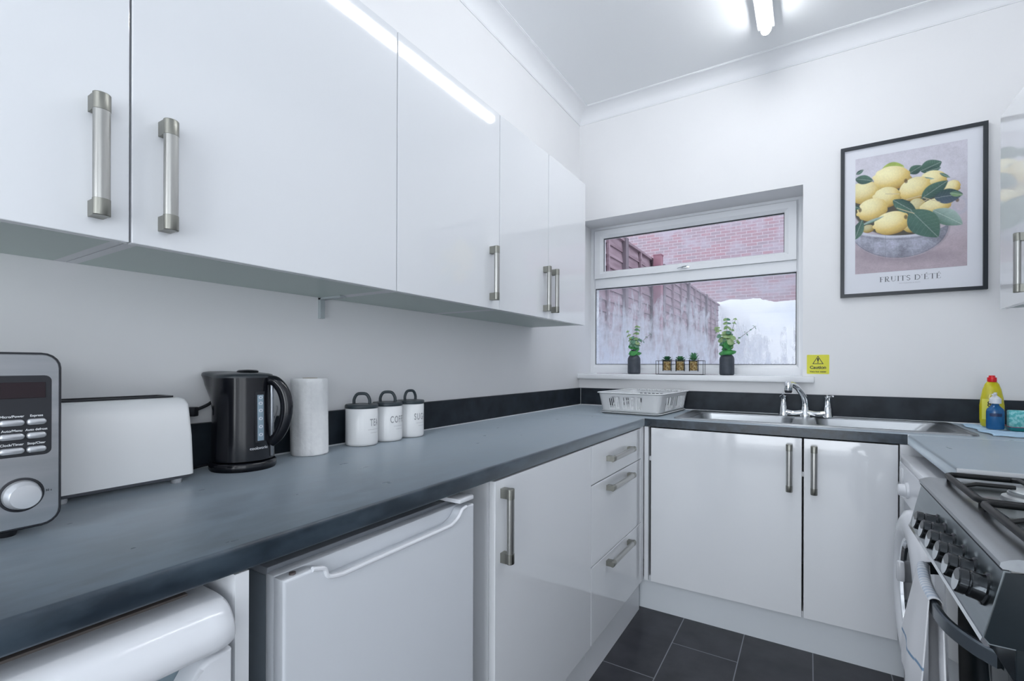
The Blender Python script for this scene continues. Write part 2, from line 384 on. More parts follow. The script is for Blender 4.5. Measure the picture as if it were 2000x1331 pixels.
# ------------------------------------------------------------------ ceiling lamps
def batten(y0, y1, label):
    t = thing('ceiling_batten_lamp', label, 'ceiling light', (1.088, (y0+y1)/2, ZC))
    bm = B(); box(bm, 1.052, 1.124, y0, y1, ZC-.034, ZC, .004); obj('housing', bm, M_whitem, t)
    bm = B()
    pr_ = [(1.088+.021*cos(a), ZC-.037+.027*sin(a)) for a in [pi+pi*i/14 for i in range(15)]]
    pr_ = [(1.109, ZC-.0342)]+[(1.067, ZC-.0342)]+pr_
    n = len(pr_); prism(bm, pr_, y0+.012, y1-.012, 'y'); obj('diffuser', bm, M_lamp, t, label='glowing white diffuser')
    for ye in (y0, y1-.012):
        bm = B(); prism(bm, [(1.088+(u-1.088)*1.08, ZC+(v-ZC)*1.06) for u, v in pr_], ye, ye+.012, 'y'); obj('end_cap', bm, M_whitem, t)
    return t
batten(-1.86, -.31, 'long glowing white batten light on the ceiling, its end near the window wall')
batten(-4.7, -3.5, 'added second white batten light on the ceiling, unseen fill at the back of the room')  # added unseen lamp, brightens the room from behind the camera

# ------------------------------------------------------------------ handles
def handle_bm(bm, c, length, along, nx, bw=.0115, standoff=.032):
    """bar handle: c = centre on the door face, along = 'z','x' or 'y', nx = outward normal"""
    n = Vector(nx); a = Vector({'z': (0, 0, 1), 'y': (0, 1, 0), 'x': (1, 0, 0)}[along]); s = n.cross(a)
    c = Vector(c); H = length/2; ins = .026
    def sec(t, k):
        out = []
        for i in range(16):
            th = 2*pi*i/16
            out.append(c+a*t+s*(bw*k*cos(th))+n*(standoff-.007+.0092*k*sin(th)))
        return out
    st = [(-H, .93), (-H+.0012, 1.02), (-H+ins, 1.02), (-H+ins+.0004, .98), (H-ins-.0004, .98), (H-ins, 1.02), (H-.0012, 1.02), (H, .93)]
    rings = [[bm.verts.new(p) for p in sec(t, k)] for t, k in st]
    for q, (A, Bv) in enumerate(zip(rings, rings[1:])):
        for i in range(16):
            f = bm.faces.new((A[i], A[(i+1) % 16], Bv[(i+1) % 16], Bv[i])); f.material_index = 1 if q in (0, 1, 2, 4, 5, 6) else 0
    bm.faces.new(rings[0]).material_index = 1; bm.faces.new(rings[-1]).material_index = 1
    for sg in (-1, 1):
        p0 = c+a*sg*(H-ins/2); vs = []
        hw, ha = bw*.85, ins/2*.95
        r = bmesh.ops.create_cube(bm, size=1)
        for v in r['verts']:
            l = v.co.copy(); v.co = p0+s*l.x*2*hw+a*l.y*2*ha+n*((l.z+.5)*(standoff-.006))
        for f in {f for v in r['verts'] for f in v.link_faces}: f.material_index = 1
def add_handle(door, c, length, along, nx):
    bm = B(); handle_bm(bm, c, length, along, nx)
    return obj('handle', bm, [M_nickel if along == 'z' else M_nickel_y, M_nickd], door, label='brushed metal bar handle')

# ------------------------------------------------------------------ wall cabinets (left wall)
UZ0, UZ1, UD = 1.3635, 2.073, .3063
def wall_cab(y0, y1, doors, label, x=0, sgn=1, d=UD, z0=UZ0, z1=UZ1, sep=True, hl=.19):
    xa = x; t = thing('wall_cabinet', label, 'cabinet', (x+sgn*.15, (y0+y1)/2, z0), group=None)
    X = lambda v: x+sgn*v
    bm = B()
    a, b_ = sorted((X(.001), X(d-.020)))
    # carcass: sides, back, top, base
    box(bm, a, b_, y0+.0012, y0+.018, z0, z1); box(bm, a, b_, y1-.018, y1-.0012, z0, z1)
    box(bm, a, b_, y0+.018, y1-.018, z1-.018, z1)
    bb = sorted((X(.001), X(.012))); box(bm, bb[0], bb[1], y0+.018, y1-.018, z0+.018, z1-.018)
    obj('carcass', bm, M_carc, t, smooth=False)
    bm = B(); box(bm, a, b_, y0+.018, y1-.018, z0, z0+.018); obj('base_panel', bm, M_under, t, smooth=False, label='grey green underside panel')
    fa, fb = sorted((X(d-.018), X(d)))
    for (dy0, dy1, hy) in doors:
        bm = B(); box(bm, fa, fb, dy0+.0016, dy1-.0016, z0-.002, z1, .0014, 2)
        dr = obj('door', bm, M_gloss, t, smooth=False)
        add_handle(dr, (X(d), hy, z0+.026+hl/2), hl, 'z', (sgn, 0, 0))
    return t
wall_cab(-1.401, -.619, [(-1.018, -.619, -.983), (-1.401, -1.018, -1.057)], 'white gloss double-door wall cabinet nearest the window')
wall_cab(-1.910, -1.401, [(-1.910, -1.401, -1.456)], 'narrow white gloss wall cabinet above the canisters, with handle on its right edge')
wall_cab(-2.514, -1.910, [(-2.514, -1.910, -2.465)], 'wide white gloss wall cabinet above the kettle, with handle on its left edge')
wall_cab(-3.118, -2.514, [(-3.118, -2.514, -2.560)], 'white gloss wall cabinet above the microwave, at the left edge')
wall_cab(-.84, -.435, [(-.84, -.435, -.700)], 'white gloss wall cabinet right of the framed picture', x=XR, sgn=-1, d=XR-1.853, z0=1.372, z1=2.072)
bm = B(); box(bm, .0, .012, -1.935, -1.92, 1.300, 1.362); box(bm, .0, .10, -1.935, -1.915, 1.357, 1.363)
lathe(bm, [(0, 0), (.003, 0), (.003, .002), (0, .003)], .012, -1.9275, 1.335, 10, 'x')
tag(obj('wall_bracket', bm, mat('grey_bracket', (.45, .5, .52), .4)), 'small grey angle bracket on the wall under the wall cabinets', 'bracket')

# ------------------------------------------------------------------ base units, left run
H0, HB, WL, DZ0 = .91, .874, .6015, .145
def carcass(bm, x0, x1, y0, y1, z0=DZ0, z1=.872): box(bm, x0, x1, y0, y1, z0, z1)
t = thing('base_cabinet', 'white gloss single-door base cabinet between fridge and drawers', 'cabinet', (.3, -1.55, 0))
bm = B(); carcass(bm, .01, .579, -1.862, -1.242, 0.0); obj('carcass', bm, M_carc, t, smooth=False)
bm = B(); box(bm, .580, .599, -1.861, -1.2425, DZ0, .868, .0014); dr = obj('door', bm, M_gloss, t, smooth=False)
add_handle(dr, (.599, -1.828, .752), .190, 'z', (1, 0, 0))
t = thing('drawer_cabinet', 'white gloss base cabinet with three drawers in the corner', 'cabinet', (.3, -.93, 0))
bm = B(); carcass(bm, .01, .579, -1.2405, -.601, 0.0); obj('carcass', bm, M_carc, t, smooth=False)
M_edge = mat('drawer_edge_white', (.86, .88, .91), .1)
for z0, z1, hz in ((.727, .868, .800), (.430, .7235, .687), (DZ0, .4265, .395)):
    bm = B(); box(bm, .580, .599, -1.2385, -.6385, z0, z1, .0022); dr = obj('drawer', bm, M_gloss, t, smooth=False)
    add_handle(dr, (.599, -.955, hz), .275, 'y', (1, 0, 0))
bm = B(); box(bm, .560, .598, -.636, -.598, DZ0, .872); obj('filler_panel', bm, M_carc, t, smooth=False)
# sink run
t = thing('sink_cabinet', 'white gloss double-door base cabinet under the sink', 'cabinet', (1.09, -.3, 0))
bm = B(); box(bm, .601, .62, -.597, -.02, DZ0, .872); box(bm, 1.55, 1.568, -.577, -.02, DZ0, .872); box(bm, .62, 1.55, -.577, -.02, DZ0, DZ0+.018)
box(bm, .62, 1.55, -.035, -.02, DZ0, .75); box(bm, .62, 1.55, -.577, -.56, .71, .73)
obj('carcass', bm, M_carc, t, smooth=False)
for x0, x1, hx in ((.633, 1.2395, 1.196), (1.2465, 1.5440, 1.281)):
    bm = B(); box(bm, x0, x1, -.599, -.580, DZ0, .868, .0014); dr = obj('door', bm, M_gloss, t, smooth=False)
    add_handle(dr, (hx, -.599, .747), .192, 'z', (0, -1, 0))
bm = B(); box(bm, 1.549, 1.585, -.600, -.578, DZ0, .872); box(bm, 1.585, 1.80, -.600, -.585, DZ0, .872); obj('filler_panel', bm, M_carc, t, smooth=False)
bm = B(); box(bm, .555, .571, -1.86, -.572, 0, DZ0-.001); struct('trim_6', bm, M_plinth, smooth=False)
bm = B(); box(bm, .571, 1.585, -.570, -.555, 0, DZ0-.001); struct('trim_7', bm, M_plinth, smooth=False)
bm = B(); box(bm, .02, .600, -2.498, -2.479, 0, .872)
tag(obj('end_panel', bm, M_carc, smooth=False), 'white upright support panel left of the fridge', 'panel')

# worktops
def edge_prof(x1, z0=HB, z1=H0, r=.006):
    return [(x1-.002, z0), (x1, z0+.003)]+[(x1-r+r*cos(a), z1-r+r*sin(a)) for a in (0, pi/8, pi/4, 3*pi/8, pi/2)]
wl = thing('worktop', 'long dark slate-effect worktop along the left wall', 'worktop', (.3, -2.1, HB))
bm = B(); prism(bm, [(.0, HB)]+edge_prof(WL)+[(.0, H0)], -3.8, -.6005, 'y'); obj('slab', bm, M_slate, wl, ang=50)
bm = B(); box(bm, .02, WL+.0004, -.6025, -.6000, HB+.001, H0+.0006); obj('joint_strip', bm, M_alu, wl)
SX0, SX1, SY0, SY1 = .715, 1.785, -.535, -.065
wf = thing('worktop', 'dark slate-effect worktop under the window, holding the sink', 'worktop', (1.1, -.3, HB))
bm = B()
y_f = -.6
box(bm, .001, SX0+.012, y_f, -.001, HB, H0); box(bm, SX1-.012, XR-.001, y_f, -.001, HB, H0)
box(bm, SX0+.012, SX1-.012, y_f, SY0+.012, HB, H0, 0); box(bm, SX0+.012, SX1-.012, SY1-.012, -.001, HB, H0)
obj('slab', bm, M_slate, wf, smooth=False)
wr = thing('worktop', 'short slate-effect worktop on the right, between sink and cooker', 'worktop', (1.87, -.95, HB))
bm = B(); prism(bm, [(XR-.001, HB), (XR-.001, H0)]+[(2*1.571-u, v) for u, v in edge_prof(1.571)][::-1], -1.282, -.6035, 'y'); obj('slab', bm, M_slate, wr, ang=50)
bm = B(); box(bm, 1.5706, XR-.001, -.6035, -.6006, HB+.001, H0+.0006); obj('joint_strip', bm, M_alu, wr)
bm = B(); box(bm, 1.5712, XR-.001, -1.2860, -1.2822, HB, H0+.0006); obj('end_strip', bm, mat('end_strip_alu', (.78, .8, .83), .35, .5), wr)
ul = thing('upstand', 'dark slate upstand strip along the left wall', 'upstand', (.01, -2, H0))
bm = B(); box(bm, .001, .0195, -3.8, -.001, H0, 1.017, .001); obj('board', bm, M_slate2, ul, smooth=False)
bm = B(); prism(bm, [(.0196, H0+.0003), (.0235, H0+.0003), (.0196, H0+.004)], -3.8, -.02, 'y'); box(bm, .0196, .0212, -.0212, -.0196, H0, 1.017); obj('sealant_bead', bm, M_seal, ul)
uw = thing('upstand', 'dark slate upstand strip below the window', 'upstand', (1, -.01, H0))
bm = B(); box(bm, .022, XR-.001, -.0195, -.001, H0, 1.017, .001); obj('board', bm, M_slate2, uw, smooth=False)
bm = B(); prism(bm, [(-.0196, H0+.0003), (-.0235, H0+.0003), (-.0196, H0+.004)], .0245, XR-.001, 'x'); obj('sealant_bead', bm, M_seal, uw)

# ------------------------------------------------------------------ sink and tap
sk = thing('sink', 'stainless steel double bowl sink set in the worktop below the window', 'sink', (1.25, -.3, H0))
def rrect(x0, x1, y0, y1, r, n=5):
    P = []
    for cx, cy, a0 in ((x1-r, y1-r, 0), (x0+r, y1-r, pi/2), (x0+r, y0+r, pi), (x1-r, y0+r, 3*pi/2)):
        for i in range(n+1):
            a = a0+pi/2*i/n; P.append((cx+r*cos(a), cy+r*sin(a)))
    return P
def ring_faces(bm, A, Bv, mi=0):
    n = len(A)
    for i in range(n): bm.faces.new((A[i], A[(i+1) % n], Bv[(i+1) % n], Bv[i])).material_index = mi
def lp(bm, P, z): return [bm.verts.new((x, y, z)) for x, y in P]
def bowl(bm, x0, x1, y0, y1, r, zt, depth, tx1=.02):
    a = lp(bm, rrect(x0, x1, y0, y1, r), zt); b2 = lp(bm, rrect(x0+.006, x1-.006, y0+.006, y1-.006, r), zt-.006)
    c = lp(bm, rrect(x0+.02, x1-tx1, y0+.02, y1-.02, r), zt-depth+.03); d = lp(bm, rrect(x0+.05, x1-tx1-.03, y0+.05, y1-.05, r*.7), zt-depth)
    ring_faces(bm, a, b2); ring_faces(bm, b2, c); ring_faces(bm, c, d); bm.faces.new(d)
    return a
bm = B(); zt = H0+.004
# deck: rim + plate with two openings, triangulated fill
o1 = lp(bm, rrect(SX0, SX1, SY0, SY1, .03), H0+.0005); o2 = lp(bm, rrect(SX0+.003, SX1-.003, SY0+.003, SY1-.003, .03), H0+.0065)
o3 = lp(bm, rrect(SX0+.012, SX1-.012, SY0+.012, SY1-.012, .025), H0+.0065); o4 = lp(bm, rrect(SX0+.017, SX1-.017, SY0+.017, SY1-.017, .022), zt)
ring_faces(bm, o1, o2); ring_faces(bm, o2, o3); ring_faces(bm, o3, o4)
bA = bowl(bm, .775, 1.205, -.485, -.145, .05, zt, .15, .03)
bBv = bowl(bm, 1.285, 1.735, -.485, -.100, .05, zt, .15, .11)
es = []
for lpv in (o4, bA, bBv):
    n = len(lpv)
    for i in range(n):
        e_ = bm.edges.get((lpv[i], lpv[(i+1) % n]))
        es.append(e_)
bmesh.ops.triangle_fill(bm, use_beauty=True, edges=es)
# drop faces filled across the bowls
for f in list(bm.faces):
    if len(f.verts) == 3 and all(abs(v.co.z-zt) < 1e-5 for v in f.verts):
        c = f.calc_center_median()
        sA, sB = set(bA), set(bBv)
        if all(v in sA for v in f.verts) or all(v in sB for v in f.verts): bm.faces.remove(f)
obj('basin_unit', bm, mat('satin_stainless', (.40, .42, .44), .30, 1), sk, ang=25)
for cx, cy in ((.99, -.31), (1.48, -.31)):
    bm = B(); lathe(bm, [(.042, .003), (.04, .005), (.03, .003), (.028, -.0), (0, 0)], cx, cy, H0+.004-.15, 24); obj('drain', bm, M_chrome, sk)
tp = thing('mixer_tap', 'chrome mixer tap with curved spout and two lever handles behind the sink', 'tap', (1.245, -.11, H0+.004))
tx, ty, tz = 1.247, -.112, H0+.0045
bm = B()
tube(bm, smoothpath([(tx-.092, ty, tz+.022), (tx-.05, ty-.002, tz+.014), (tx, ty-.004, tz+.020), (tx+.05, ty-.002, tz+.014), (tx+.092, ty, tz+.022)], 6), .013, 14, sx=1.2)
for s in (-1, 1):
    lathe(bm, [(.0, 0), (.022, 0), (.022, .006), (.019, .02), (.0165, .042), (.015, .046), (0, .046)], tx+s*.092, ty, tz, 24)
lathe(bm, [(0, 0), (.026, 0), (.026, .01), (.018, .03), (.0165, .048), (0, .05)], tx, ty, tz, 24)
obj('bridge', bm, M_chrome, tp, ang=50)
bm = B()
P = smoothpath([(tx, ty, tz+.045), (tx-.001, ty-.002, tz+.075), (tx-.010, ty-.018, tz+.105), (tx-.030, ty-.06, tz+.140), (tx-.052, ty-.115, tz+.160), (tx-.062, ty-.145, tz+.161)], 6)
tube(bm, P, [.0150+(.0115-.0150)*i/(len(P)-1) for i in range(len(P))], 16)
ex, ey = tx-.066, ty-.155
lathe(bm, [(0, .026), (.010, .025), (.0165, .018), (.0175, .010), (.0165, -.006), (.0155, -.014)], ex, ey, tz+.146, 20)
obj('spout', bm, M_chrome, tp, ang=50)
bm = B(); lathe(bm, [(.0155, 0), (.0165, -.004), (.013, -.012), (0, -.012)], ex, ey, tz+.132, 20); obj('aerator', bm, M_blackm, tp)
for s in (-1, 1):
    cx = tx+s*.092
    bm = B(); lathe(bm, [(.0145, .046), (.0145, .050), (.0125, .052), (.0125, .092), (.0135, .094), (.0135, .098), (0, .100)], cx, ty, tz, 20)
    tube(bm, [(cx-.012, ty-.004, tz+.092), (cx-.004, ty-.018, tz+.098), (cx+.002, ty-.045, tz+.106)] if s < 0 else [(cx+.0, ty, tz+.096), (cx+.012, ty-.012, tz+.099), (cx+.020, ty-.040, tz+.104)], [.006, .0055, .004], 8)
    lathe(bm, [(.004, .098), (.005, .106), (0, .110)], cx-.002, ty, tz, 12)
    obj('lever', bm, M_chrome, tp, ang=45)

# ------------------------------------------------------------------ dish rack
dr = thing('dish_rack', 'white plastic dish drainer rack in the corner beside the sink', 'dish rack', (.505, -.272, H0), R(-4))
def rack_local():
    hx, hy = .150, .222
    # tray
    bm = B(); a = lp(bm, rrect(-hx-.012, hx+.012, -hy-.012, hy+.006, .03), .010); b2 = lp(bm, rrect(-hx-.002, hx+.002, -hy-.002, hy, .03), .002)
    c = lp(bm, rrect(-hx-.008, hx+.008, -hy-.008, hy+.002, .03), .013); d = lp(bm, rrect(-hx, hx, -hy, hy-.002, .028), .006)
    bm.faces.new(b2); ring_faces(bm, b2, a); ring_faces(bm, a, c); ring_faces(bm, c, d); bm.faces.new(d)
    obj('drip_tray', bm, mat('grey_tray', (.62, .66, .68), .3), dr, local=True)
    # basket walls: grid with holes
    bm = B(); n = 7; z0, z1 = .014, .108
    lo = rrect(-hx, hx, -hy, hy, .03, n); hi = rrect(-hx-.016, hx+.016, -hy-.016, hy+.010, .035, n)
    def P(s, t):
        L_ = len(lo); i = int(s) % L_; f = s-int(s); j = (i+1) % L_
        ax = lo[i][0]*(1-f)+lo[j][0]*f; ay = lo[i][1]*(1-f)+lo[j][1]*f; bx = hi[i][0]*(1-f)+hi[j][0]*f; by = hi[i][1]*(1-f)+hi[j][1]*f
        return (ax*(1-t)+bx*t, ay*(1-t)+by*t, z0+(z1-z0)*t)
    Ln = len(lo); straight = [n, 2*n+1, 3*n+2, 4*n+3]
    # parametrise: each segment subdivided
    cols = []
    for i in range(Ln):
        a_, b_ = lo[i], lo[(i+1) % Ln]; l = math.hypot(a_[0]-b_[0], a_[1]-b_[1]); k = max(1, int(l/.0075))
        for q in range(k): cols.append(i+q/k)
    rows = [0, .10, .16, .72, .80, .88, 1]
    V = [[bm.verts.new(P(s, t_)) for t_ in rows] for s in cols]
    nC = len(cols)
    for c in range(nC):
        x, y, _ = P(cols[c], .5); side = 'y-' if y < -hy-.002 else 'y+' if y > hy else 'x-' if x < -hx-.002 else 'x+' if x > hx+.002 else None
        hole = False
        if side == 'y-':
            hole = (-.115 < x < -.045 and int((x+.1165)/.0075) % 3 != 0 or -.03 < x < .032 and int((x+.2)/.0075) % 3 != 0) or (.046 < x < .066)
        elif side in ('x+', 'x-'):
            hole = abs(y) < .17 and int((y+.3)/.0078) % 3 != 0 and not (abs(y) < .02) and not (y < -.13)
        elif side == 'y+': hole = abs(x) < .11 and int((x+.2)/.0075) % 3 != 0
        for r_ in range(len(rows)-1):
            if hole and r_ in (2, 3) and not (r_ == 3 and side == 'y-' and abs(x) > .09): continue
            if hole and r_ == 1 and side != 'y-': continue
            bm.faces.new((V[c][r_], V[(c+1) % nC][r_], V[(c+1) % nC][r_+1], V[c][r_+1]))
    obj('basket', bm, M_whitem, dr, local=True, solid=.0022)
    bm = B(); rim = rrect(-hx-.020, hx+.020, -hy-.020, hy+.014, .04, 7)
    tube(bm, [(x, y, .110) for x, y in rim], .0035, 8, closed=True, sx=2.2)
    obj('rim', bm, M_whitem, dr, local=True)
    bm = B()
    box(bm, -hx+.002, hx-.002, -hy+.004, hy-.004, .016, .018)
    for i in range(17):
        y = -.15+i*.021
        tube(bm, smoothpath([(-.11, y, .018), (-.11, y, .05), (-.105, y, .052), (-.10, y, .018)], 3), .0018, 6)
        tube(bm, smoothpath([(.0, y, .018), (.0, y, .05), (.005, y, .052), (.01, y, .018)], 3), .0018, 6)
    # plate teeth along the back rim
    for i in range(26):
        x = -.13+i*.0104
        box(bm, x, x+.005, hy-.002, hy+.010, .104, .112)
    obj('plate_prongs', bm, M_whitem, dr, local=True)
    # cutlery compartment
    bm = B(); box(bm, .075, .146, -.215, -.150, .018, .100, .004); obj('cutlery_cup', bm, M_whitem, dr, local=True)
rack_local()
bm = B(); box(bm, .060, .066, -.19, -.10, .020, .085, .002)
mapv(bm, lambda x, y, z: (x, y, z))
sp_o = obj('scouring_pad', bm, mat('green_pad', (.08, .30, .12), .9)); tag(sp_o, 'green scouring pad standing inside the white dish rack', 'scouring pad')
sp_o.location = (.505, -.272, H0)

# ------------------------------------------------------------------ window sill: vases, rack of succulents
M_leaf = [noise_mat('leaf_green', (.03, .20, .05), (.08, .36, .10), 40, .5), noise_mat('leaf_pale', (.20, .36, .14), (.36, .48, .24), 40, .5), noise_mat('leaf_blue_green', (.08, .22, .14), (.18, .34, .24), 40, .5)]
M_stem = mat('stem_brown', (.10, .09, .05), .6)
def leaf(bm, c, r, nrm, mi, elong=1, up=None):
    n = Vector(nrm).normalized(); a = n.orthogonal().normalized() if up is None else (Vector(up)-n*Vector(up).dot(n)).normalized(); b_ = n.cross(a)
    c = Vector(c); k = 8
    vs = [bm.verts.new(c+a*r*elong*cos(2*pi*i/k)+b_*r*sin(2*pi*i/k)*(1-.0*cos(2*pi*i/k))-n*r*.22*(sin(2*pi*i/k)**2)) for i in range(k)]
    cc = bm.verts.new(c+n*r*.05)
    for i in range(k): bm.faces.new((vs[i], vs[(i+1) % k], cc)).material_index = mi
SILL = 1.108
def vase(x, y, label, sprigs, label2, seed, sc=1):
    t = thing('vase', label, 'vase', (x, y, SILL))
    R0 = .0385
    bm = B(); lathe(bm, [(0, .001), (R0*.88, .001), (R0*.96, .004), (R0, .012), (R0, .088), (R0*.97, .098), (R0*.80, .110), (R0*.52, .120), (.0155, .126), (.0145, .134), (.0145, .142), (.0185, .152), (.0170, .152), (.0125, .142), (.0125, .05), (0, .05)], x, y, SILL, 36)
    obj('body', bm, M_char, t, ang=60)
    rnd = random.Random(seed)
    g = thing('eucalyptus_sprigs', label2, 'artificial plant', (x, y, SILL+.05))
    bs = B(); bl = B()
    for (tx_, ty_, tz_, dens, r0, kind) in sprigs:
        P = smoothpath([(x, y, SILL+.05), (x+tx_*.05, y+ty_*.05, SILL+.155), (x+tx_*.45, y+ty_*.45, SILL+.155+tz_*.45), (x+tx_, y+ty_, SILL+.155+tz_)], 8)
        tube(bs, P, .0011, 6)
        m_ = len(P)
        for q in range(dens):
            f = .28+.72*q/(dens-1) if dens > 1 else 1; i = min(m_-2, int(f*(m_-1))); p = P[i]; tn = (P[i+1]-P[i]).normalized()
            a0 = rnd.random()*6.28
            r_ = r0*(1.32-.62*f)
            for s in range(3 if kind == 0 else 2):
                an = a0+s*2*pi/(3 if kind == 0 else 2); o1_ = tn.orthogonal().normalized(); o2_ = tn.cross(o1_); dirv = (o1_*cos(an)+o2_*sin(an))
                nr = (tn*.8+dirv*.5+Vector((rnd.uniform(-.4, .4), -.5, rnd.uniform(-.3, .3))))
                mi = (0 if f < .55 else (1 if rnd.random() < .6 else 2)) if kind == 0 else 2
                leaf(bl, p+dirv*r_*(.9 if kind == 0 else 1.3), r_*(1 if kind == 0 else .5), nr, mi, 1.0 if kind == 0 else 2.0, up=dirv)
    obj('stems', bs, M_stem, g); obj('leaves', bl, M_leaf, g)
    return t
vase(.341, .062, 'small matt charcoal bottle vase on the left of the windowsill', [(-.012, -.01, .075, 5, .016, 0), (.022, .0, .145, 8, .0155, 0), (-.042, 0, .115, 6, .012, 0), (.012, -.012, .045, 4, .021, 0), (.105, .0, .095, 6, .008, 1), (-.02, .01, .045, 4, .020, 0), (.03, .012, .06, 4, .018, 0)], 'green artificial eucalyptus sprigs in the left charcoal vase', 3)
vase(.872, .055, 'small matt charcoal bottle vase on the right of the windowsill', [(.0, -.008, .165, 9, .0165, 0), (-.058, 0, .115, 7, .016, 0), (.045, 0, .165, 7, .010, 0), (.03, -.012, .06, 4, .022, 0), (-.028, .006, .055, 4, .023, 0), (.062, -.006, .032, 3, .012, 0), (.145, .0, .115, 8, .009, 1), (.005, .01, .08, 4, .022, 0)], 'green artificial eucalyptus sprigs in the right charcoal vase', 9)
# wire rack
wx0, wx1, wy0, wy1, wz = .483, .750, .035, .095, SILL
t = thing('wire_planter_stand', 'black wire frame box holding three small succulents on the windowsill', 'plant stand', (.617, .065, wz))
bm = B(); r_ = .0016
for z in (wz+r_, wz+.082):
    for a_, b_ in (((wx0, wy0), (wx1, wy0)), ((wx1, wy0), (wx1, wy1)), ((wx1, wy1), (wx0, wy1)), ((wx0, wy1), (wx0, wy0))): tube(bm, [(*a_, z), (*b_, z)], r_, 8)
for a_ in ((wx0, wy0), (wx1, wy0), (wx1, wy1), (wx0, wy1)): tube(bm, [(*a_, wz), (*a_, wz+.082)], r_, 8)
for cx in (.541, .617, .693):
    tube(bm, [(cx+.0285*cos(2*pi*i/20), .065+.0285*sin(2*pi*i/20), wz+.080) for i in range(20)], .0013, 6, closed=True)
obj('frame', bm, mat('black_wire', (.015, .017, .02), .4), t)
M_peb = mat('pebbles', (.5, .35, .15), .6)
N, L, b = nodes(M_peb); tc = N.new('ShaderNodeTexCoord'); vo = N.new('ShaderNodeTexVoronoi'); vo.inputs['Scale'].default_value = 170; L.new(tc.outputs['Object'], vo.inputs[0])
cr = N.new('ShaderNodeValToRGB'); sp = N.new('ShaderNodeSeparateColor'); L.new(vo.outputs['Color'], sp.inputs[0]); L.new(sp.outputs[0], cr.inputs[0])
cr.color_ramp.elements[0].color = (.22, .11, .03, 1); cr.color_ramp.elements[1].color = (.75, .60, .28, 1); el = cr.color_ramp.elements.new(.5); el.color = (.52, .33, .09, 1)
L.new(cr.outputs[0], b.inputs['Base Color'])
bp = N.new('ShaderNodeBump'); bp.inputs['Distance'].default_value = .003; bp.invert = True; L.new(vo.outputs['Distance'], bp.inputs['Height']); L.new(bp.outputs[0], b.inputs['Normal'])
M_thin = pane_mat('thin_clear_glass', 0)
M_succ = noise_mat('succulent_green', (.015, .10, .05), (.06, .24, .11), 60, .5)
M_succ2 = noise_mat('succulent_bright_green', (.03, .16, .07), (.13, .36, .18), 60, .5)
for q, (cx, kind, lab) in enumerate(((.541, 0, 'dark green rosette succulent in a glass of pebbles, left one in the wire stand'), (.617, 1, 'green rosette succulent in a glass of pebbles, middle one in the wire stand'), (.693, 2, 'spiky upright green succulent in a glass of pebbles, right one in the wire stand'))):
    g = thing('potted_succulent', lab, 'succulent', (cx, .065, wz+.020), group='succulents in the wire stand')
    bm = B(); lathe(bm, [(0, .0), (.0255, .0), (.0265, .003), (.0265, .068), (.0250, .068), (.0250, .004), (0, .003)], cx, .065, wz+.020, 28); obj('glass_pot', bm, M_thin, g)
    bm = B(); lathe(bm, [(0, .005), (.0240, .005), (.0245, .010), (.0245, .058), (.020, .062), (0, .064)], cx, .065, wz+.020, 28); obj('pebbles', bm, M_peb, g)['kind'] = 'stuff'
    bm = B(); rnd = random.Random(q+5)
    for tier in range(4):
        nl = (9, 8, 6, 4)[tier]; tilt = ((.28, .6, .95, 1.25) if kind < 2 else (.5, .85, 1.1, 1.35))[tier]; Ln_ = ((.036, .034, .028, .020) if kind < 2 else (.040, .045, .048, .040))[tier]
        for i in range(nl):
            an = 2*pi*(i+.5*(tier % 2))/nl+rnd.uniform(-.1, .1); t_ = tilt+rnd.uniform(-.08, .08)
            dv = Vector((cos(an)*cos(t_), sin(an)*cos(t_), sin(t_))); sd = Vector((-sin(an), cos(an), 0)); nn = dv.cross(sd)
            c0 = Vector((cx, .065, wz+.082+.003*tier)); w_ = .0085 if kind < 2 else .0055
            rings = []
            for s_, ww in ((0, .5), (.3, .9), (.6, 1), (.85, .6)):
                p = c0+dv*Ln_*s_; rings.append([bm.verts.new(p+sd*w_*ww*a+nn*w_*.35*ww*b_) for a, b_ in ((-1, 0), (0, .7), (1, 0), (0, -.9))])
            tip = bm.verts.new(c0+dv*Ln_+nn*(-.002))
            for A, Bv in zip(rings, rings[1:]): ring_faces(bm, A, Bv)
            for i2 in range(4): bm.faces.new((rings[-1][i2], rings[-1][(i2+1) % 4], tip))
    obj('leaves', bm, M_succ if kind == 0 else M_succ2, g)

# ------------------------------------------------------------------ caution sign
sg = thing('caution_sign', 'yellow caution very hot water sign on the wall beside the window', 'sign', (1.301, -.001, 1.169))
bm = B(); prism(bm, rrect(1.2535, 1.3485, 1.121, 1.2175, .004), -.0012, -.0002, 'y'); obj('plate', bm, mat('sign_yellow', (.72, .70, .01), .4), sg, smooth=False)
M_ink = mat('black_ink', (.01, .012, .012), .5)
bm = B(); T = [(1.301, 1.2125), (1.325, 1.171), (1.277, 1.171)]
cx_, cz_ = 1.301, 1.185
inn = [(cx_+(a-cx_)*.78, cz_+(b_-cz_)*.78) for a, b_ in T]
A = [bm.verts.new((a, -.0016, b_)) for a, b_ in T]; Bv = [bm.verts.new((a, -.0016, b_)) for a, b_ in inn]; ring_faces(bm, A, Bv)
bm.faces.new([bm.verts.new((1.301+a, -.0016, b_)) for a, b_ in ((-.0042, 1.200), (.0042, 1.200), (.0022, 1.1835), (-.0022, 1.1835))])
bm.faces.new([bm.verts.new((1.301+.0027*cos(i*pi/4), -.0016, 1.1785+.0027*sin(i*pi/4))) for i in range(8)])
obj('warning_triangle', bm, M_ink, sg, smooth=False)
bm = text_bm('Caution', .0205, 1.05, .0006); mapv(bm, lambda x, y, z: (1.301+x, -.0016, 1.1475+y)); obj('lettering', bm, M_ink, sg, smooth=False)
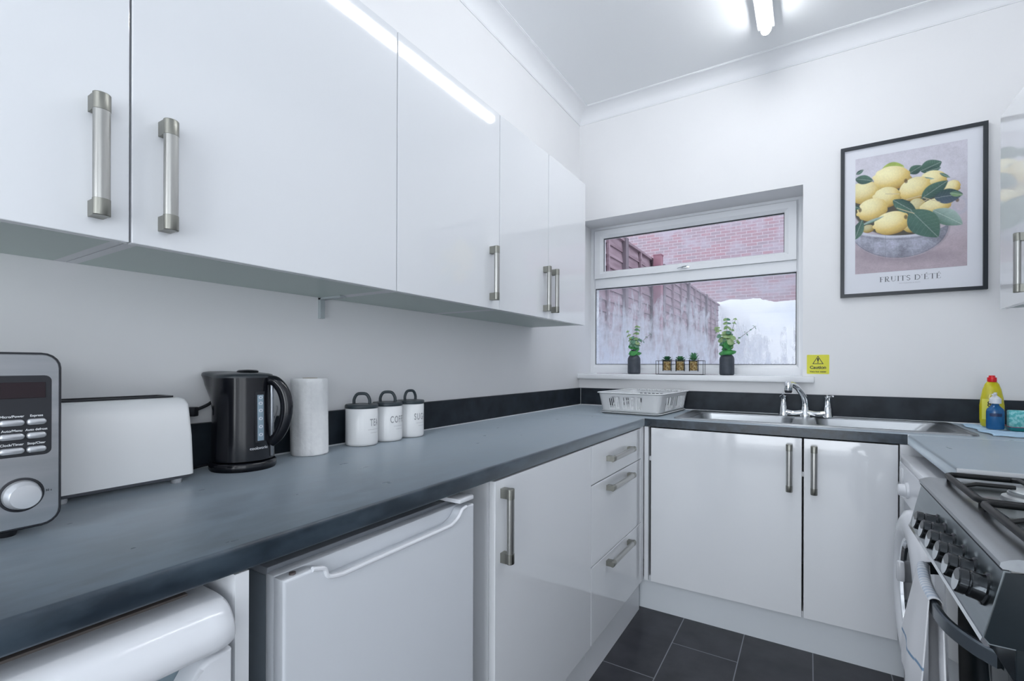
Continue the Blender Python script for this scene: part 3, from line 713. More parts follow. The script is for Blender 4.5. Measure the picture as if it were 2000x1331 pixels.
bm = text_bm('Very hot water', .0105, 1.08, .0003); mapv(bm, lambda x, y, z: (1.301+x, -.0016, 1.1295+y)); obj('lettering', bm, M_ink, sg, smooth=False)

# ------------------------------------------------------------------ framed picture
PX0, PX1, PZ0, PZ1 = 1.3926, 1.9177, 1.4955, 2.2241
pc = thing('framed_picture', 'black framed fruit print hanging right of the window', 'picture', (1.655, -.01, PZ0))
bm = B(); fw = .0155
o = [(PX0, PZ0), (PX1, PZ0), (PX1, PZ1), (PX0, PZ1)]; i_ = [(PX0+fw, PZ0+fw), (PX1-fw, PZ0+fw), (PX1-fw, PZ1-fw), (PX0+fw, PZ1-fw)]
ls = [[(p, -.001) for p in o], [(p, -.020) for p in o], [(p, -.020) for p in i_], [(p, -.001) for p in i_]]
V = [[bm.verts.new((p[0], y, p[1])) for p, y in l] for l in ls]
for k in range(4): ring_faces(bm, V[k], V[(k+1) % 4])
obj('frame', bm, mat('black_frame', (.022, .028, .036), .35), pc, smooth=False)
bm = B(); box(bm, PX0+fw-.001, PX1-fw+.001, -.0105, -.002, PZ0+fw-.001, PZ1-fw+.001); obj('mount', bm, mat('mount_paper', (.76, .78, .84), .6), pc, smooth=False)
QX0, QX1, QZ0, QZ1 = 1.4515, 1.8525, 1.6055, 2.1625
NX, NZ = 250, 345
uu, vv2 = np.meshgrid(np.linspace(0, 1, NX), np.linspace(0, 1, NZ))   # v = 0 top
rng = np.random.RandomState(4)
def vnoise(sx, sz, seed):
    r = np.random.RandomState(seed); g_ = r.rand(sz+2, sx+2); X = uu*sx; Z = vv2*sz; xi = X.astype(int); zi = Z.astype(int); fx = X-xi; fz = Z-zi
    fx = fx*fx*(3-2*fx); fz = fz*fz*(3-2*fz)
    return (g_[zi, xi]*(1-fx)+g_[zi, xi+1]*fx)*(1-fz)+(g_[zi+1, xi]*(1-fx)+g_[zi+1, xi+1]*fx)*fz
n1 = vnoise(9, 12, 1)*.5+vnoise(30, 40, 2)*.3+vnoise(90, 120, 3)*.2
img = np.zeros((NZ, NX, 3))
top = np.array([.56, .55, .62]); bot = np.array([.42, .355, .40])
k = np.clip((vv2-.25)/.55, 0, 1)[..., None]
img[:] = top*(1-k)+bot*k
img *= (1+(n1-.5)*.25)[..., None]
AS = (QZ1-QZ0)/(QX1-QX0)
def paint(mask, col):
    m_ = np.clip(mask, 0, 1)[..., None]; img[:] = img*(1-m_)+col*m_
def soft(dv, w_=.012): return np.clip(.5-dv/w_, 0, 1)
def ell(cx, cy, rx, ry, ang=0):
    a = R(ang); X = uu-cx; Y = (vv2-cy)*AS; x = X*cos(a)+Y*sin(a); y = -X*sin(a)+Y*cos(a)
    return np.sqrt((x/rx)**2+(y/ry)**2), x/rx, y/ry
def lemon(cx, cy, rx, ry, ang, tint=1.0):
    a = R(ang); X = uu-cx; Y = (vv2-cy)*AS; x = (X*cos(a)+Y*sin(a))/rx; y = (-X*sin(a)+Y*cos(a))/ry
    wd = np.clip(1-np.abs(x)**2.3, 0, None)**.5; nip = np.exp(-((np.abs(x)-1.0)/.13)**2)*.20
    dd = np.abs(y)-(wd+nip)
    m_ = soft(dd, .05)*(np.abs(x) < 1.14)
    sh = np.clip(1-((X/rx*.8+.30)**2+(Y/ry*.9+.50)**2)*.46, 0, 1)
    lo = np.array([.30, .17, .035]); mid = np.array([.66, .50, .17]); hi = np.array([.86, .80, .48])
    col = np.where(sh[..., None] < .55, lo+(mid-lo)*(sh[..., None]/.55), mid+(hi-mid)*((sh[..., None]-.55)/.45))
    paint(m_, col*tint*(1+(n1-.5)*.12)[..., None])
def leafp(x0, y0, x1, y1, wd, c1, c2):
    dx, dy = x1-x0, (y1-y0)*AS; l = math.hypot(dx, dy); ux, uy = dx/l, dy/l
    X = uu-x0; Y = (vv2-y0)*AS; s = (X*ux+Y*uy)/l; t = -X*uy+Y*ux
    ww = wd*np.sin(np.clip(s, 0, 1)*pi)**.75*(1.15-.35*s)
    m_ = soft(np.abs(t)-ww, .008)*(s > 0)*(s < 1)
    k_ = np.clip(.5+t/(2*wd), 0, 1)[..., None]
    vein = (np.abs(t) < .004)*.25+(np.abs(np.sin((s*9-np.abs(t)/wd*1.5)*pi)) < .12)*.08
    paint(m_, (np.array(c1)*(1-k_)+np.array(c2)*k_)*(1+(n1-.5)*.4)[..., None]+vein[..., None]*.5)
DG, MG, PG, YG = (.025, .065, .06), (.075, .16, .12), (.34, .45, .42), (.30, .40, .08)
def U(X): return (X-113)/808.9
def Vc(X, Y):
    u_ = U(X); t0 = (311-38*u_-230)*3.697; t1 = (535.6-16.6*u_-230)*3.697
    return (Y-t0)/(t1-t0)
def lem(X, Y, rx, ry, ang, tint=1.0): lemon(U(X), Vc(X, Y), rx/808.9, ry/617, ang, tint)
def lf(X0, Y0, X1, Y1, wd, c1, c2): leafp(U(X0), Vc(X0, Y0), U(X1), Vc(X1, Y1), wd/617, c1, c2)
Xc = uu*808.9+113; t0_ = (311-38*uu-230)*3.697; Yc = t0_+vv2*((535.6-16.6*uu-230)*3.697-t0_)
fine = vnoise(120, 160, 8)-.5
shd = np.sqrt(((Xc-450)/400)**2+((Yc-985)/75)**2); paint(np.clip(1.15-shd, 0, 1)*.6, np.array([.17, .14, .17]))
inside = np.sqrt(((Xc-440)/350)**2+((Yc-640)/215)**2); paint(soft(inside-1, .05), np.array([.07, .065, .05]))
ringh = np.sqrt(((Xc-872)/46)**2+((Yc-628)/58)**2); paint(soft(np.abs(ringh-1)-.22, .1)*.85, np.array([.44, .43, .50]))
lf(320, 368, 485, 350, 42, YG, (.46, .56, .16)); lf(520, 400, 612, 345, 34, MG, DG); lf(600, 385, 750, 318, 50, MG, DG); lf(640, 390, 745, 360, 22, DG, MG)
lem(820, 505, 52, 50, 20, .95); lem(690, 450, 92, 66, 18, .98)
lf(735, 400, 808, 435, 10, MG, MG)
lem(190, 540, 115, 84, 24, .93); lem(392, 432, 132, 84, 12, 1.02)
lf(112, 440, 252, 452, 34, MG, DG); lf(118, 410, 178, 372, 14, DG, MG)
lf(520, 440, 700, 440, 13, MG, PG)
lem(560, 512, 112, 78, -32, 1.0); lem(355, 572, 98, 74, 14, .96)
lem(575, 640, 60, 58, 0, .72); lem(705, 640, 108, 56, -12, .95); lem(540, 770, 64, 56, 0, .82); lem(215, 800, 44, 30, 0, .6)
lem(245, 662, 112, 82, -14, 1.0); lem(392, 758, 128, 82, -8, 1.02)
for (sx_, sy_) in ((497, 455), (497, 715), (150, 665), (855, 595)):
    paint(soft(np.sqrt(((Xc-sx_)/13)**2+((Yc-sy_)/16)**2)-1, .5)*.85, np.array([.10, .06, .03]))
lf(610, 582, 792, 455, 46, MG, DG); lf(700, 580, 893, 552, 52, DG, (.07, .10, .15)); lf(805, 545, 893, 560, 18, MG, (.22, .34, .16))
lf(402, 592, 578, 688, 40, DG, MG)
# bowl body below its rim
rimY = 742+108*np.sqrt(np.clip(1-((Xc-400)/400)**2, 0, 1))
bowl_e = np.sqrt(((Xc-425)/385)**2+((Yc-770)/247)**2)
bm_ = soft(bowl_e-1, .015)*(Yc > rimY)
yy_ = np.clip((Yc-rimY)/170, 0, 1)
base = np.array([.30, .31, .38])*(1+(n1-.5)*1.1+fine*.15)[..., None]
base = base*(1.12-.55*np.abs(yy_-.35)-.25*np.clip((Xc-560)/250, 0, 1))[..., None]
paint(bm_, base)
paint(soft(np.abs(bowl_e-.985)-.010, .02)*(Yc > rimY)*.9, np.array([.42, .33, .36])); paint(soft(np.abs(bowl_e-.955)-.006, .014)*(Yc > rimY)*.7, np.array([.13, .12, .15]))
paint(soft((np.abs(Yc-rimY-6)-8)/40, .12)*(Xc < 690)*(Xc > 128)*.9, np.array([.56, .58, .65])); paint(soft((np.abs(Yc-rimY-26)-2.5)/40, .1)*(Xc < 700)*.5, np.array([.12, .12, .15]))
paint(soft(np.abs(Xc-347)-1.5, 3)*(Yc > rimY)*bm_*.5, np.array([.1, .1, .12]))
lf(690, 668, 890, 772, 55, PG, MG); lf(532, 668, 726, 862, 84, MG, (.05, .12, .10)); lf(165, 775, 335, 708, 11, PG, MG); lf(108, 880, 168, 735, 34, DG, MG); lf(108, 640, 150, 655, 16, DG, MG)
for (xa, ya, xb, yb) in ((500, 590, 610, 560), (430, 650, 560, 690), (620, 575, 740, 610), (590, 620, 650, 590), (345, 548, 450, 548)):
    dx_, dy_ = xb-xa, yb-ya; l_ = math.hypot(dx_, dy_); s_c = ((Xc-xa)*dx_+(Yc-ya)*dy_)/l_/l_; t_c = np.abs(-(Xc-xa)*dy_+(Yc-ya)*dx_)/l_
    paint(soft(t_c-3, 3)*(s_c > 0)*(s_c < 1)*.8, np.array([.55, .47, .30]))
img *= (1+fine*.10)[..., None]
img = np.clip(img*1.10, 0, 1)
verts = np.zeros((NZ*NX, 3)); verts[:, 0] = (QX0+(QX1-QX0)*uu).ravel(); verts[:, 1] = -.0112; verts[:, 2] = (QZ1-(QZ1-QZ0)*vv2).ravel()
ii = np.arange(NX-1)[None, :]+NX*np.arange(NZ-1)[:, None]
faces = np.stack([ii, ii+NX, ii+NX+1, ii+1], -1).reshape(-1, 4)
me = bpy.data.meshes.new('art_print'); me.from_pydata((verts-np.array(pc.location)).tolist(), [], faces.tolist())
ca = me.color_attributes.new('ink', 'FLOAT_COLOR', 'POINT'); ca.data.foreach_set('color', np.concatenate([img.reshape(-1, 3), np.ones((NZ*NX, 1))], 1).astype(np.float32).ravel())
M_art = mat('printed_ink', (.5, .5, .5), .55); N, L, b = nodes(M_art); at = N.new('ShaderNodeAttribute'); at.attribute_name = 'ink'; L.new(at.outputs[0], b.inputs['Base Color'])
me.materials.append(M_art); ao = bpy.data.objects.new('art_print', me); C.objects.link(ao); ao.parent = pc; ao['label'] = 'printed photo of lemons in a metal bowl'
# serif caption built from strokes: (polyline, width)
def arc(cx, cy, rx, ry, a0, a1, n=10): return [(cx+rx*cos(R(a0+(a1-a0)*i/n)), cy+ry*sin(R(a0+(a1-a0)*i/n))) for i in range(n+1)]
TK, TN = .13, .035
def serif(x, y, w_=.30): return ([(x-w_/2, y), (x+w_/2, y)], TN)
G = {
 'F': (.62, [([(.15, 0), (.15, 1)], TK), ([(.0, 1), (.58, 1)], TN), ([(.58, 1), (.60, .80)], TN), ([(.15, .52), (.42, .52)], TN), ([(.42, .62), (.42, .42)], TN), serif(.15, 0)]),
 'R': (.80, [([(.15, 0), (.15, 1)], TK), ([(0, 1), (.38, 1)], TN), (arc(.36, .77, .24, .23, 90, -90), .08), ([(.15, .54), (.38, .54)], TN), ([(.34, .54), (.52, .06), (.74, 0)], .10), serif(.15, 0)]),
 'U': (.84, [([(.15, 1), (.15, .34)], TK), (arc(.42, .30, .27, .30, 180, 360), .055), ([(.69, .30), (.69, 1)], TN), serif(.15, 1), serif(.69, 1, .24)]),
 'I': (.36, [([(.16, 0), (.16, 1)], TK), serif(.16, 0), serif(.16, 1)]),
 'T': (.76, [([(.36, 0), (.36, 1)], TK), ([(.0, 1), (.72, 1)], TN), ([(0, 1), (-.01, .80)], TN), ([(.72, 1), (.73, .80)], TN), serif(.36, 0)]),
 'S': (.62, [(arc(.30, .75, .23, .24, 30, 180, 8)+[(.12, .62), (.30, .50), (.46, .38)]+arc(.29, .26, .23, .25, 20, -150, 8)[1:], .085)]),
 'D': (.90, [([(.15, 0), (.15, 1)], TK), ([(0, 1), (.36, 1)], TN), ([(0, 0), (.36, 0)], TN), (arc(.34, .5, .44, .5, 90, -90, 14), .085)]),
 "'": (.22, [([(.08, 1.02), (.05, .78)], .06)]),
 'E': (.72, [([(.15, 0), (.15, 1)], TK), ([(0, 1), (.60, 1)], TN), ([(.60, 1), (.61, .80)], TN), ([(.15, .52), (.44, .52)], TN), ([(.44, .62), (.44, .42)], TN), ([(0, 0), (.62, 0)], TN), ([(.62, 0), (.64, .22)], TN)]),
 ' ': (.30, []),
}
G['É'] = (G['E'][0], G['E'][1]+[([(.28, 1.12), (.46, 1.30)], .06)])
def stroke(bm, pl, w_, f):
    P = [Vector((a, b_, 0)) for a, b_ in pl]
    for i in range(len(P)-1):
        d_ = (P[i+1]-P[i]).normalized(); e_ = d_*w_*.12 if len(P) > 2 else d_*0; n_ = Vector((-d_.y, d_.x, 0))*w_/2
        bm.faces.new([bm.verts.new(f(q.x, q.y)) for q in (P[i]-e_-n_, P[i+1]+e_-n_, P[i+1]+e_+n_, P[i]-e_+n_)])
s_ = "FRUITS D'ÉTÉ"; adv = .10
Wd = sum(G[c][0]+adv for c in s_)-adv; hgt = .0225; kx = (1.767-1.546)/Wd
bm = B(); cx = 0
for c in s_:
    for pl, w_ in G[c][1]: stroke(bm, pl, w_, lambda a, b_, cx=cx: (1.546+(cx+a)*kx, -.0114, 1.5595+b_*hgt))
    cx += G[c][0]+adv
obj('caption', bm, mat('caption_ink', (.10, .11, .13), .5), pc, smooth=False, label='dark serif lettering')
bm = text_bm('PHOTOGRAPHIE DE FRUITS', .0062, 1.0); mapv(bm, lambda x, y, z: (1.656+x, -.0114, 1.5455+y)); obj('caption', bm, mat('caption_grey', (.42, .43, .47), .5), pc, smooth=False, label='faint small lettering line')

# ------------------------------------------------------------------ right corner: bottles, cloth
bm = B()
nx, ny = 40, 30
V = [[bm.verts.new((1.822+.30*i/nx+.006*sin(j*.5)-.012*(j/ny), -.50+.40*j/ny+.006*sin(i*.6), H0+.0035+.0035*abs(sin(i*.35+.8*sin(j*.3)))*(.4+.6*abs(sin(j*.37))))) for j in range(ny+1)] for i in range(nx+1)]
for i in range(nx):
    for j in range(ny): bm.faces.new((V[i][j], V[i+1][j], V[i+1][j+1], V[i][j+1]))
tag(obj('cleaning_cloth', bm, noise_mat('blue_cloth', (.42, .62, .82), (.50, .70, .88), 200, .9, bump=.3), solid=.0015), 'pale blue cleaning cloth lying on the worktop right of the sink', 'cloth')
ZB = H0+.0085
wb = thing('washing_up_bottle', 'yellow washing-up liquid bottle with red cap on the blue cloth', 'bottle', (1.888, -.20, ZB))
bm = B(); pr2 = [(0, 0), (.028, 0), (.034, .006), (.037, .03), (.037, .085), (.034, .115), (.028, .150), (.021, .172), (.015, .180), (.0135, .184), (0, .185)]
lathe(bm, pr2, 0, 0, 0, 36)
mapv(bm, lambda x, y, z: (1.888+x, -.20+y*.62, ZB+z))
obj('body', bm, mat('yellow_liquid', (.80, .72, .01), .12, Transmission_Weight=.25, Coat_Weight=.5), wb, ang=60)
bm = B(); lathe(bm, [(.0135, .180), (.0145, .184), (.0145, .198), (.010, .199), (.0095, .206), (0, .207)], 1.888, -.20, ZB, 24); obj('cap', bm, mat('red_cap', (.75, .01, .02), .3), wb, label='red cap')
bm = B(); prism(bm, [(-.030, .035), (.030, .035), (.030, .105), (-.024, .110)], -.0235, -.0232, 'y'); mapv(bm, lambda x, y, z: (1.888+x, -.20+y-.0*x, ZB+z)); 
bm.free()
def wrap(bm, cx, cy, cz, rad, a0, sy=1, eps=.0006):
    """flat text (x right, y up) wrapped round a vertical cylinder, facing angle a0"""
    for v in bm.verts:
        a = a0+v.co.x/rad; z = v.co.y; v.co = Vector((cx+(rad+eps)*cos(a), cy+(rad+eps)*sin(a)*sy, cz+z))
    return bm
def label_patch(x0, x1, z0, z1, n=12):
    bm = B(); A = []
    for i in range(n+1):
        x = x0+(x1-x0)*i/n; A.append((bm.verts.new((x, z0, 0)), bm.verts.new((x, z1, 0))))
    for a, b_ in zip(A, A[1:]): bm.faces.new((a[0], b_[0], b_[1], a[1]))
    return bm
bm = wrap(label_patch(-.028, .028, .030, .112), 1.888, -.20, ZB, .0372, R(-105), .62)
obj('label', bm, mat('label_yellow', (.82, .78, .12), .35), wb, label='yellow paper label')
bm = wrap(text_bm('85', .030, .8, .0004), 1.888, -.20, ZB+.082, .0376, R(-100), .62, .0009); obj('lettering', bm, M_ink, wb)
# soap dispenser in front
sd = thing('soap_bottle', 'small clear bottle of blue liquid with white nozzle in front of the yellow bottle', 'bottle', (1.874, -.300, ZB))
bm = B(); lathe(bm, [(0, .001), (.024, .001), (.026, .005), (.026, .068), (.024, .078), (.013, .090), (.0105, .098), (0, .098)], 0, 0, 0, 28); mapv(bm, lambda x, y, z: (1.874+x, -.300+y*.75, ZB+z))
obj('body', bm, mat('blue_liquid', (.02, .16, .42), .1, Transmission_Weight=.35), sd, ang=50)
bm = B(); lathe(bm, [(.011, .098), (.017, .100), (.017, .118), (.010, .126), (.005, .130), (.005, .142), (0, .142)], 1.874, -.300, ZB, 20); tube(bm, [(1.874, -.300, ZB+.136), (1.864, -.315, ZB+.134)], .004, 8)
obj('nozzle', bm, mat('white_nozzle', (.78, .8, .84), .3), sd, label='white pump nozzle')
bm = wrap(label_patch(-.016, .020, .050, .062), 1.874, -.300, ZB, .0262, R(-100), .75); obj('label', bm, mat('navy_label', (.01, .03, .10), .4), sd, label='dark blue strip')
tr = thing('sink_tidy', 'low teal tray on the blue cloth beside the bottles', 'tray', (1.96, -.215, ZB))
bm = B(); a = lp(bm, rrect(1.905, 2.075, -.345, -.255, .012), ZB+.014); b2 = lp(bm, rrect(1.909, 2.071, -.341, -.259, .012), ZB+.0005); c = lp(bm, rrect(1.908, 2.072, -.342, -.258, .010), ZB+.014); d_ = lp(bm, rrect(1.912, 2.068, -.338, -.262, .01), ZB+.004)
bm.faces.new(b2); ring_faces(bm, b2, a); ring_faces(bm, a, c); ring_faces(bm, c, d_); bm.faces.new(d_)
obj('dish', bm, mat('teal_plastic', (.005, .16, .17), .3), tr); bm = B(); tube(bm, [(x, y, ZB+.0145) for x, y in rrect(1.906, 2.074, -.344, -.256, .012)], .0012, 6, closed=True); obj('rim', bm, mat('magenta_rim', (.40, .03, .12), .4), tr, label='thin magenta rim')
bm = B(); box(bm, 1.912, 1.962, -.300, -.272, ZB+.0045, ZB+.075, .004, 3)
tag(obj('sponge', bm, noise_mat('teal_sponge', (.12, .50, .52), (.35, .72, .74), 90, .95, bump=.6, ramp=(.45, .55))), 'speckled turquoise sponge standing in the teal tray', 'sponge')

# ------------------------------------------------------------------ canisters, roll
def canister(x, y, word, rad, label, harc):
    t = thing('canister', label, 'canister', (x, y, H0), group='kitchen canisters')
    bm = B(); lathe(bm, [(0, .001), (rad*.93, .001), (rad*.985, .004), (rad, .010), (rad, .113), (rad*.97, .115), (0, .115)], x, y, H0, 48); obj('body', bm, M_cer, t, ang=50)
    bm = B(); lathe(bm, [(0, .1155), (rad*1.01, .1155), (rad*1.03, .118), (rad*1.03, .124), (rad*.99, .127), (rad*.3, .129), (0, .129)], x, y, H0, 48); ld = obj('lid', bm, M_lid, t, ang=50)
    bm = B(); a = harc; dx, dy = cos(a), sin(a); hw = .0245
    P = [(x-dx*hw, y-dy*hw, H0+.126), (x-dx*hw*.98, y-dy*hw*.98, H0+.142), (x-dx*hw*.62, y-dy*hw*.62, H0+.157), (x, y, H0+.160), (x+dx*hw*.62, y+dy*hw*.62, H0+.157), (x+dx*hw*.98, y+dy*hw*.98, H0+.142), (x+dx*hw, y+dy*hw, H0+.126)]
    tube(bm, smoothpath(P, 6), .0042, 12, sx=1.7, up=(0, 0, 1)) if False else tube(bm, smoothpath(P, 6), .0048, 12, sx=1.0)
    obj('lid_handle', bm, M_lid, ld, ang=60)
    fa = R(9)
    bm = text_bm(word, .031, .56, .0004, spacing=1.25); obj('lettering', wrap(bm, x, y, H0+.062, rad, fa), M_print, t, smooth=False)
    bm = B()
    for w_, z in ((.046, .050), (.030, .040)):
        for i in range(10): 
            b2_ = label_patch(-w_/2+w_*i/10, -w_/2+w_*(i+.7)/10, z, z+.0016, 2); wrap(b2_, x, y, H0, rad, fa); me_ = bpy.data.meshes.new('t'); b2_.to_mesh(me_); bm.from_mesh(me_); bpy.data.meshes.remove(me_); b2_.free()
    obj('small_print', bm, mat('faint_print', (.55, .56, .58), .6), t, smooth=False)
canister(.074, -1.8305, 'TEA', .049, 'white canister with grey lid marked TEA', YAW)
canister(.074, -1.7225, 'COFFEE', .0475, 'white canister with grey lid marked COFFEE', YAW)
canister(.074, -1.617, 'SUGAR', .0475, 'white canister with grey lid marked SUGAR', YAW+.95)
kr = thing('kitchen_roll', 'upright white kitchen paper roll between kettle and canisters', 'kitchen roll', (.073, -2.013, H0))
bm = B(); n = 64; rings = []
for k_, z in enumerate([0.001, .004]+[.02*i for i in range(1, 11)]+[.209, .212]):
    ring = []
    for i in range(n):
        a = 2*pi*i/n; r_ = .0485+.0006*sin(a*5+z*30)+.0004*sin(a*11)+(.0022*(i % n)/n)-(.0015 if k_ in (0, 13) else 0)+(.002 if k_ < 2 else 0)*max(0, sin(a*2))
        ring.append(bm.verts.new((.073+r_*cos(a+YAW-1.2), -2.013+r_*sin(a+YAW-1.2), H0+z)))
    rings.append(ring)
for A, Bv in zip(rings, rings[1:]): ring_faces(bm, A, Bv)
inner = [bm.verts.new((.073+.020*cos(2*pi*i/n+YAW-1.2), -2.013+.020*sin(2*pi*i/n+YAW-1.2), H0+.212)) for i in range(n)]
ring_faces(bm, rings[-1], inner); bm.faces.new(rings[0])
obj('paper', bm, M_paper, kr, ang=30)
bm = B(); lathe(bm, [(.0195, .002), (.0195, .213), (.018, .213), (.018, .002)], .073, -2.013, H0, 32); obj('core', bm, mat('card_core', (.45, .38, .28), .8), kr, label='brown card core')

# ------------------------------------------------------------------ kettle
KX, KY = .096, -2.211
kt = thing('kettle', 'glossy black jug kettle with water gauge on the worktop', 'kettle', (KX, KY, H0), YAW)
# local: +x = handle side (image right), -x = spout, -y = towards the camera
bm = B(); lathe(bm, [(0, 0), (.070, 0), (.0725, .004), (.0725, .016), (.069, .020), (0, .021)], 0, 0, 0, 48); obj('power_base', bm, M_black, kt, local=True, ang=50)
def kr_(a, z):
    base = .0685-.004*(z/.21); s = max(0, (z-.145)/.070)
    sp_ = math.exp(-((a-pi)/.42)**2)*s*.034
    return base+sp_
bm = B(); n = 64; zs = [.022, .024, .03]+[.04+.01*i for i in range(17)]+[.208, .214, .219]
rings = []
for z in zs:
    sc_ = .96 if z == .022 else 1
    rings.append([bm.verts.new((kr_(2*pi*i/n, z)*sc_*cos(2*pi*i/n), kr_(2*pi*i/n, z)*sc_*sin(2*pi*i/n)*(1-.0), z+(.006*max(0, -cos(2*pi*i/n))**6 if z > .2 else 0))) for i in range(n)])
for A, Bv in zip(rings, rings[1:]): ring_faces(bm, A, Bv)
bm.faces.new(rings[0]); tp_ = rings[-1]
obj('jug', bm, M_black, kt, local=True, ang=50)
bm = B(); rr_ = []
for f, dz in ((1.005, .0), (1.005, .004), (.97, .0075), (.85, .010), (.55, .0125), (.25, .0135)):
    rr_.append([bm.verts.new((kr_(2*pi*i/n, .215)*f*cos(2*pi*i/n), kr_(2*pi*i/n, .215)*f*sin(2*pi*i/n), .218+dz+(.006*max(0, -cos(2*pi*i/n))**6)*f)) for i in range(n)])
for A, Bv in zip(rr_, rr_[1:]): ring_faces(bm, A, Bv)
bm.faces.new(rr_[-1]); obj('lid', bm, mat('kettle_lid_grey', (.030, .038, .046), .3), kt, local=True, ang=40, label='dark grey lid')
bm = B(); lathe(bm, [(.022, 0), (.024, .003), (.020, .006), (0, .007)], .01, 0, .2305, 28); obj('lid_knob', bm, M_black, kt, local=True)
bm = B(); P = smoothpath([(.058, 0, .212), (.078, 0, .208), (.097, 0, .184), (.105, 0, .150), (.100, 0, .112), (.086, 0, .080), (.066, 0, .060)], 6)
m_ = len(P); tube(bm, P, [.010+.003*sin(pi*i/(m_-1)) for i in range(m_)], 14, sx=1.15, up=(0, 1, 0)); obj('handle', bm, M_black, kt, local=True, ang=60)
bm = B(); box(bm, .0655, .0725, -.0045, .0045, .028, .205, .002); obj('seam_strip', bm, mat('kettle_strip', (.30, .32, .35), .2, .6), kt, local=True)
ga = R(-29)
def wrapk(bm, a0, eps, rad=.0670):
    for v in bm.verts:
        a = a0+v.co.x/rad; z = v.co.y; r_ = kr_(a % (2*pi), z)+eps; v.co = Vector((r_*cos(a), r_*sin(a), z))
    return bm
bm = wrapk(label_patch(-.0125, .0125, .066, .186, 8), ga, .0006)
obj('gauge_surround', bm, M_blackm, kt, local=True)
bm = wrapk(label_patch(-.0078, .0078, .070, .178, 8), ga, .0014)
gg = obj('water_gauge', bm, mat('gauge_window', (.30, .40, .48), .15), kt, local=True, label='pale blue water level window')
bm = B()
for i, z in enumerate((.084, .103, .122, .141, .158, .172)):
    b2_ = bmesh.new()
    for k_ in range(8):
        a = 2*pi*k_/8; rO, rI = .0042, .0020
        b2_.faces.new([b2_.verts.new((r_*cos(a_)*1.3, z+r_*sin(a_), 0)) for r_, a_ in ((rI, a), (rO, a), (rO*.92, a+.55), (rI, a+.55))])
    wrapk(b2_, ga, .0020); me_ = bpy.data.meshes.new('t'); b2_.to_mesh(me_); bm.from_mesh(me_); bpy.data.meshes.remove(me_); b2_.free()
obj('level_marks', bm, mat('gauge_marks', (.85, .88, .92), .4), gg, local=True)
bm = text_bm('cookworks', .0095, 1.0, .0002); mapv(bm, lambda x, y, z: (x, y+.050, 0)); wrapk(bm, ga-.04, .0006); obj('lettering', bm, mat('silver_lettering', (.6, .62, .65), .4), kt, local=True)
bm = B(); ci, si = cos(-YAW), sin(-YAW)
def loc(p): dx, dy = p[0]-KX, p[1]-KY; return (dx*ci-dy*si, dx*si+dy*ci, p[2]-H0)
tube(bm, smoothpath([loc(p) for p in ((.030, -2.255, .918), (.033, -2.29, .915), (.040, -2.310, .914), (.028, -2.328, .915))], 6), .0028, 8)
obj('power_cord', bm, M_blackm, kt, local=True)
bm = B(); tube(bm, smoothpath([loc(p) for p in ((.012, -2.225, 1.085), (.012, -2.25, 1.062), (.012, -2.285, 1.048))], 6), .004, 8)
box(bm, *sorted((loc((.002, -2.31, 0))[0], loc((.028, -2.285, 0))[0])), *sorted((loc((.002, -2.31, 0))[1], loc((.02, -2.28, 0))[1])), 1.036-H0, 1.058-H0, .002)
obj('wall_plug_lead', bm, M_blackm, kt, local=True)
bm = B(); tube(bm, smoothpath([(.0075, -2.07, 1.045), (.030, -2.085, 1.03), (.034, -2.11, .96), (.030, -2.115, .921), (.028, -2.12, .914)], 6), .0016, 8)
tag(obj('cable', bm, mat('grey_cable', (.35, .36, .38), .5)), 'thin grey cable hanging behind the kettle handle', 'cable')

# ------------------------------------------------------------------ toaster
KY += 0
to = thing('toaster', 'long white slot toaster between microwave and kettle', 'toaster', (.085, -2.462, H0))
y0, y1, x0, x1, z0_, z1_ = -2.585, -2.341, .026, .146, H0+.016, 1.089
bm = B(); secs = []
for f, z in ((0, z0_), (.0, z0_+.004), (.002, (z0_+z1_)/2), (.006, z1_-.014), (.010, z1_-.004), (.016, z1_)):
    secs.append(lp(bm, rrect(x0+f, x1-f, y0+f*1.2, y1-f*1.2, .011), z))
for A, Bv in zip(secs, secs[1:]): ring_faces(bm, A, Bv)
bm.faces.new(secs[0])
slot = lp(bm, rrect(x0+.032, x1-.032, y0+.035, y1-.035, .008), z1_+.0005); ring_faces(bm, secs[-1], slot)
sl2 = lp(bm, rrect(x0+.034, x1-.034, y0+.037, y1-.037, .008), z1_-.05); ring_faces(bm, slot, sl2); bm.faces.new(sl2)
obj('housing', bm, mat('toaster_white', (.90, .915, .93), .2), to, ang=40)
bm = B(); a = lp(bm, rrect(x0+.026, x1-.026, y0+.028, y1-.028, .01), z1_+.0008); b2 = lp(bm, rrect(x0+.026, x1-.026, y0+.028, y1-.028, .01), z1_+.004); c = lp(bm, rrect(x0+.036, x1-.036, y0+.040, y1-.040, .006), z1_+.004); d_ = lp(bm, rrect(x0+.036, x1-.036, y0+.040, y1-.040, .006), z1_-.045)
ring_faces(bm, a, b2); ring_faces(bm, b2, c); ring_faces(bm, c, d_); bm.faces.new(d_); obj('bread_slot', bm, M_blackm, to, label='black bread slot')
bm = B(); box(bm, x0+.006, x1-.006, y0+.006, y1-.006, H0+.008, z0_+.001, .003); obj('base', bm, mat('toaster_base', (.12, .13, .15), .4), to)
for fy in (y0+.03, y1-.03):
    for fx in (x0+.02, x1-.015):
        bm = B(); lathe(bm, [(0, 0), (.009, 0), (.010, .004), (.010, .009), (0, .009)], fx, fy, H0, 16); obj('foot', bm, mat('grey_foot', (.45, .47, .5), .4), to)
bm = B(); box(bm, .075, .095, y0-.012, y0+.002, 1.03, 1.045, .003); obj('lever', bm, M_blackm, to)

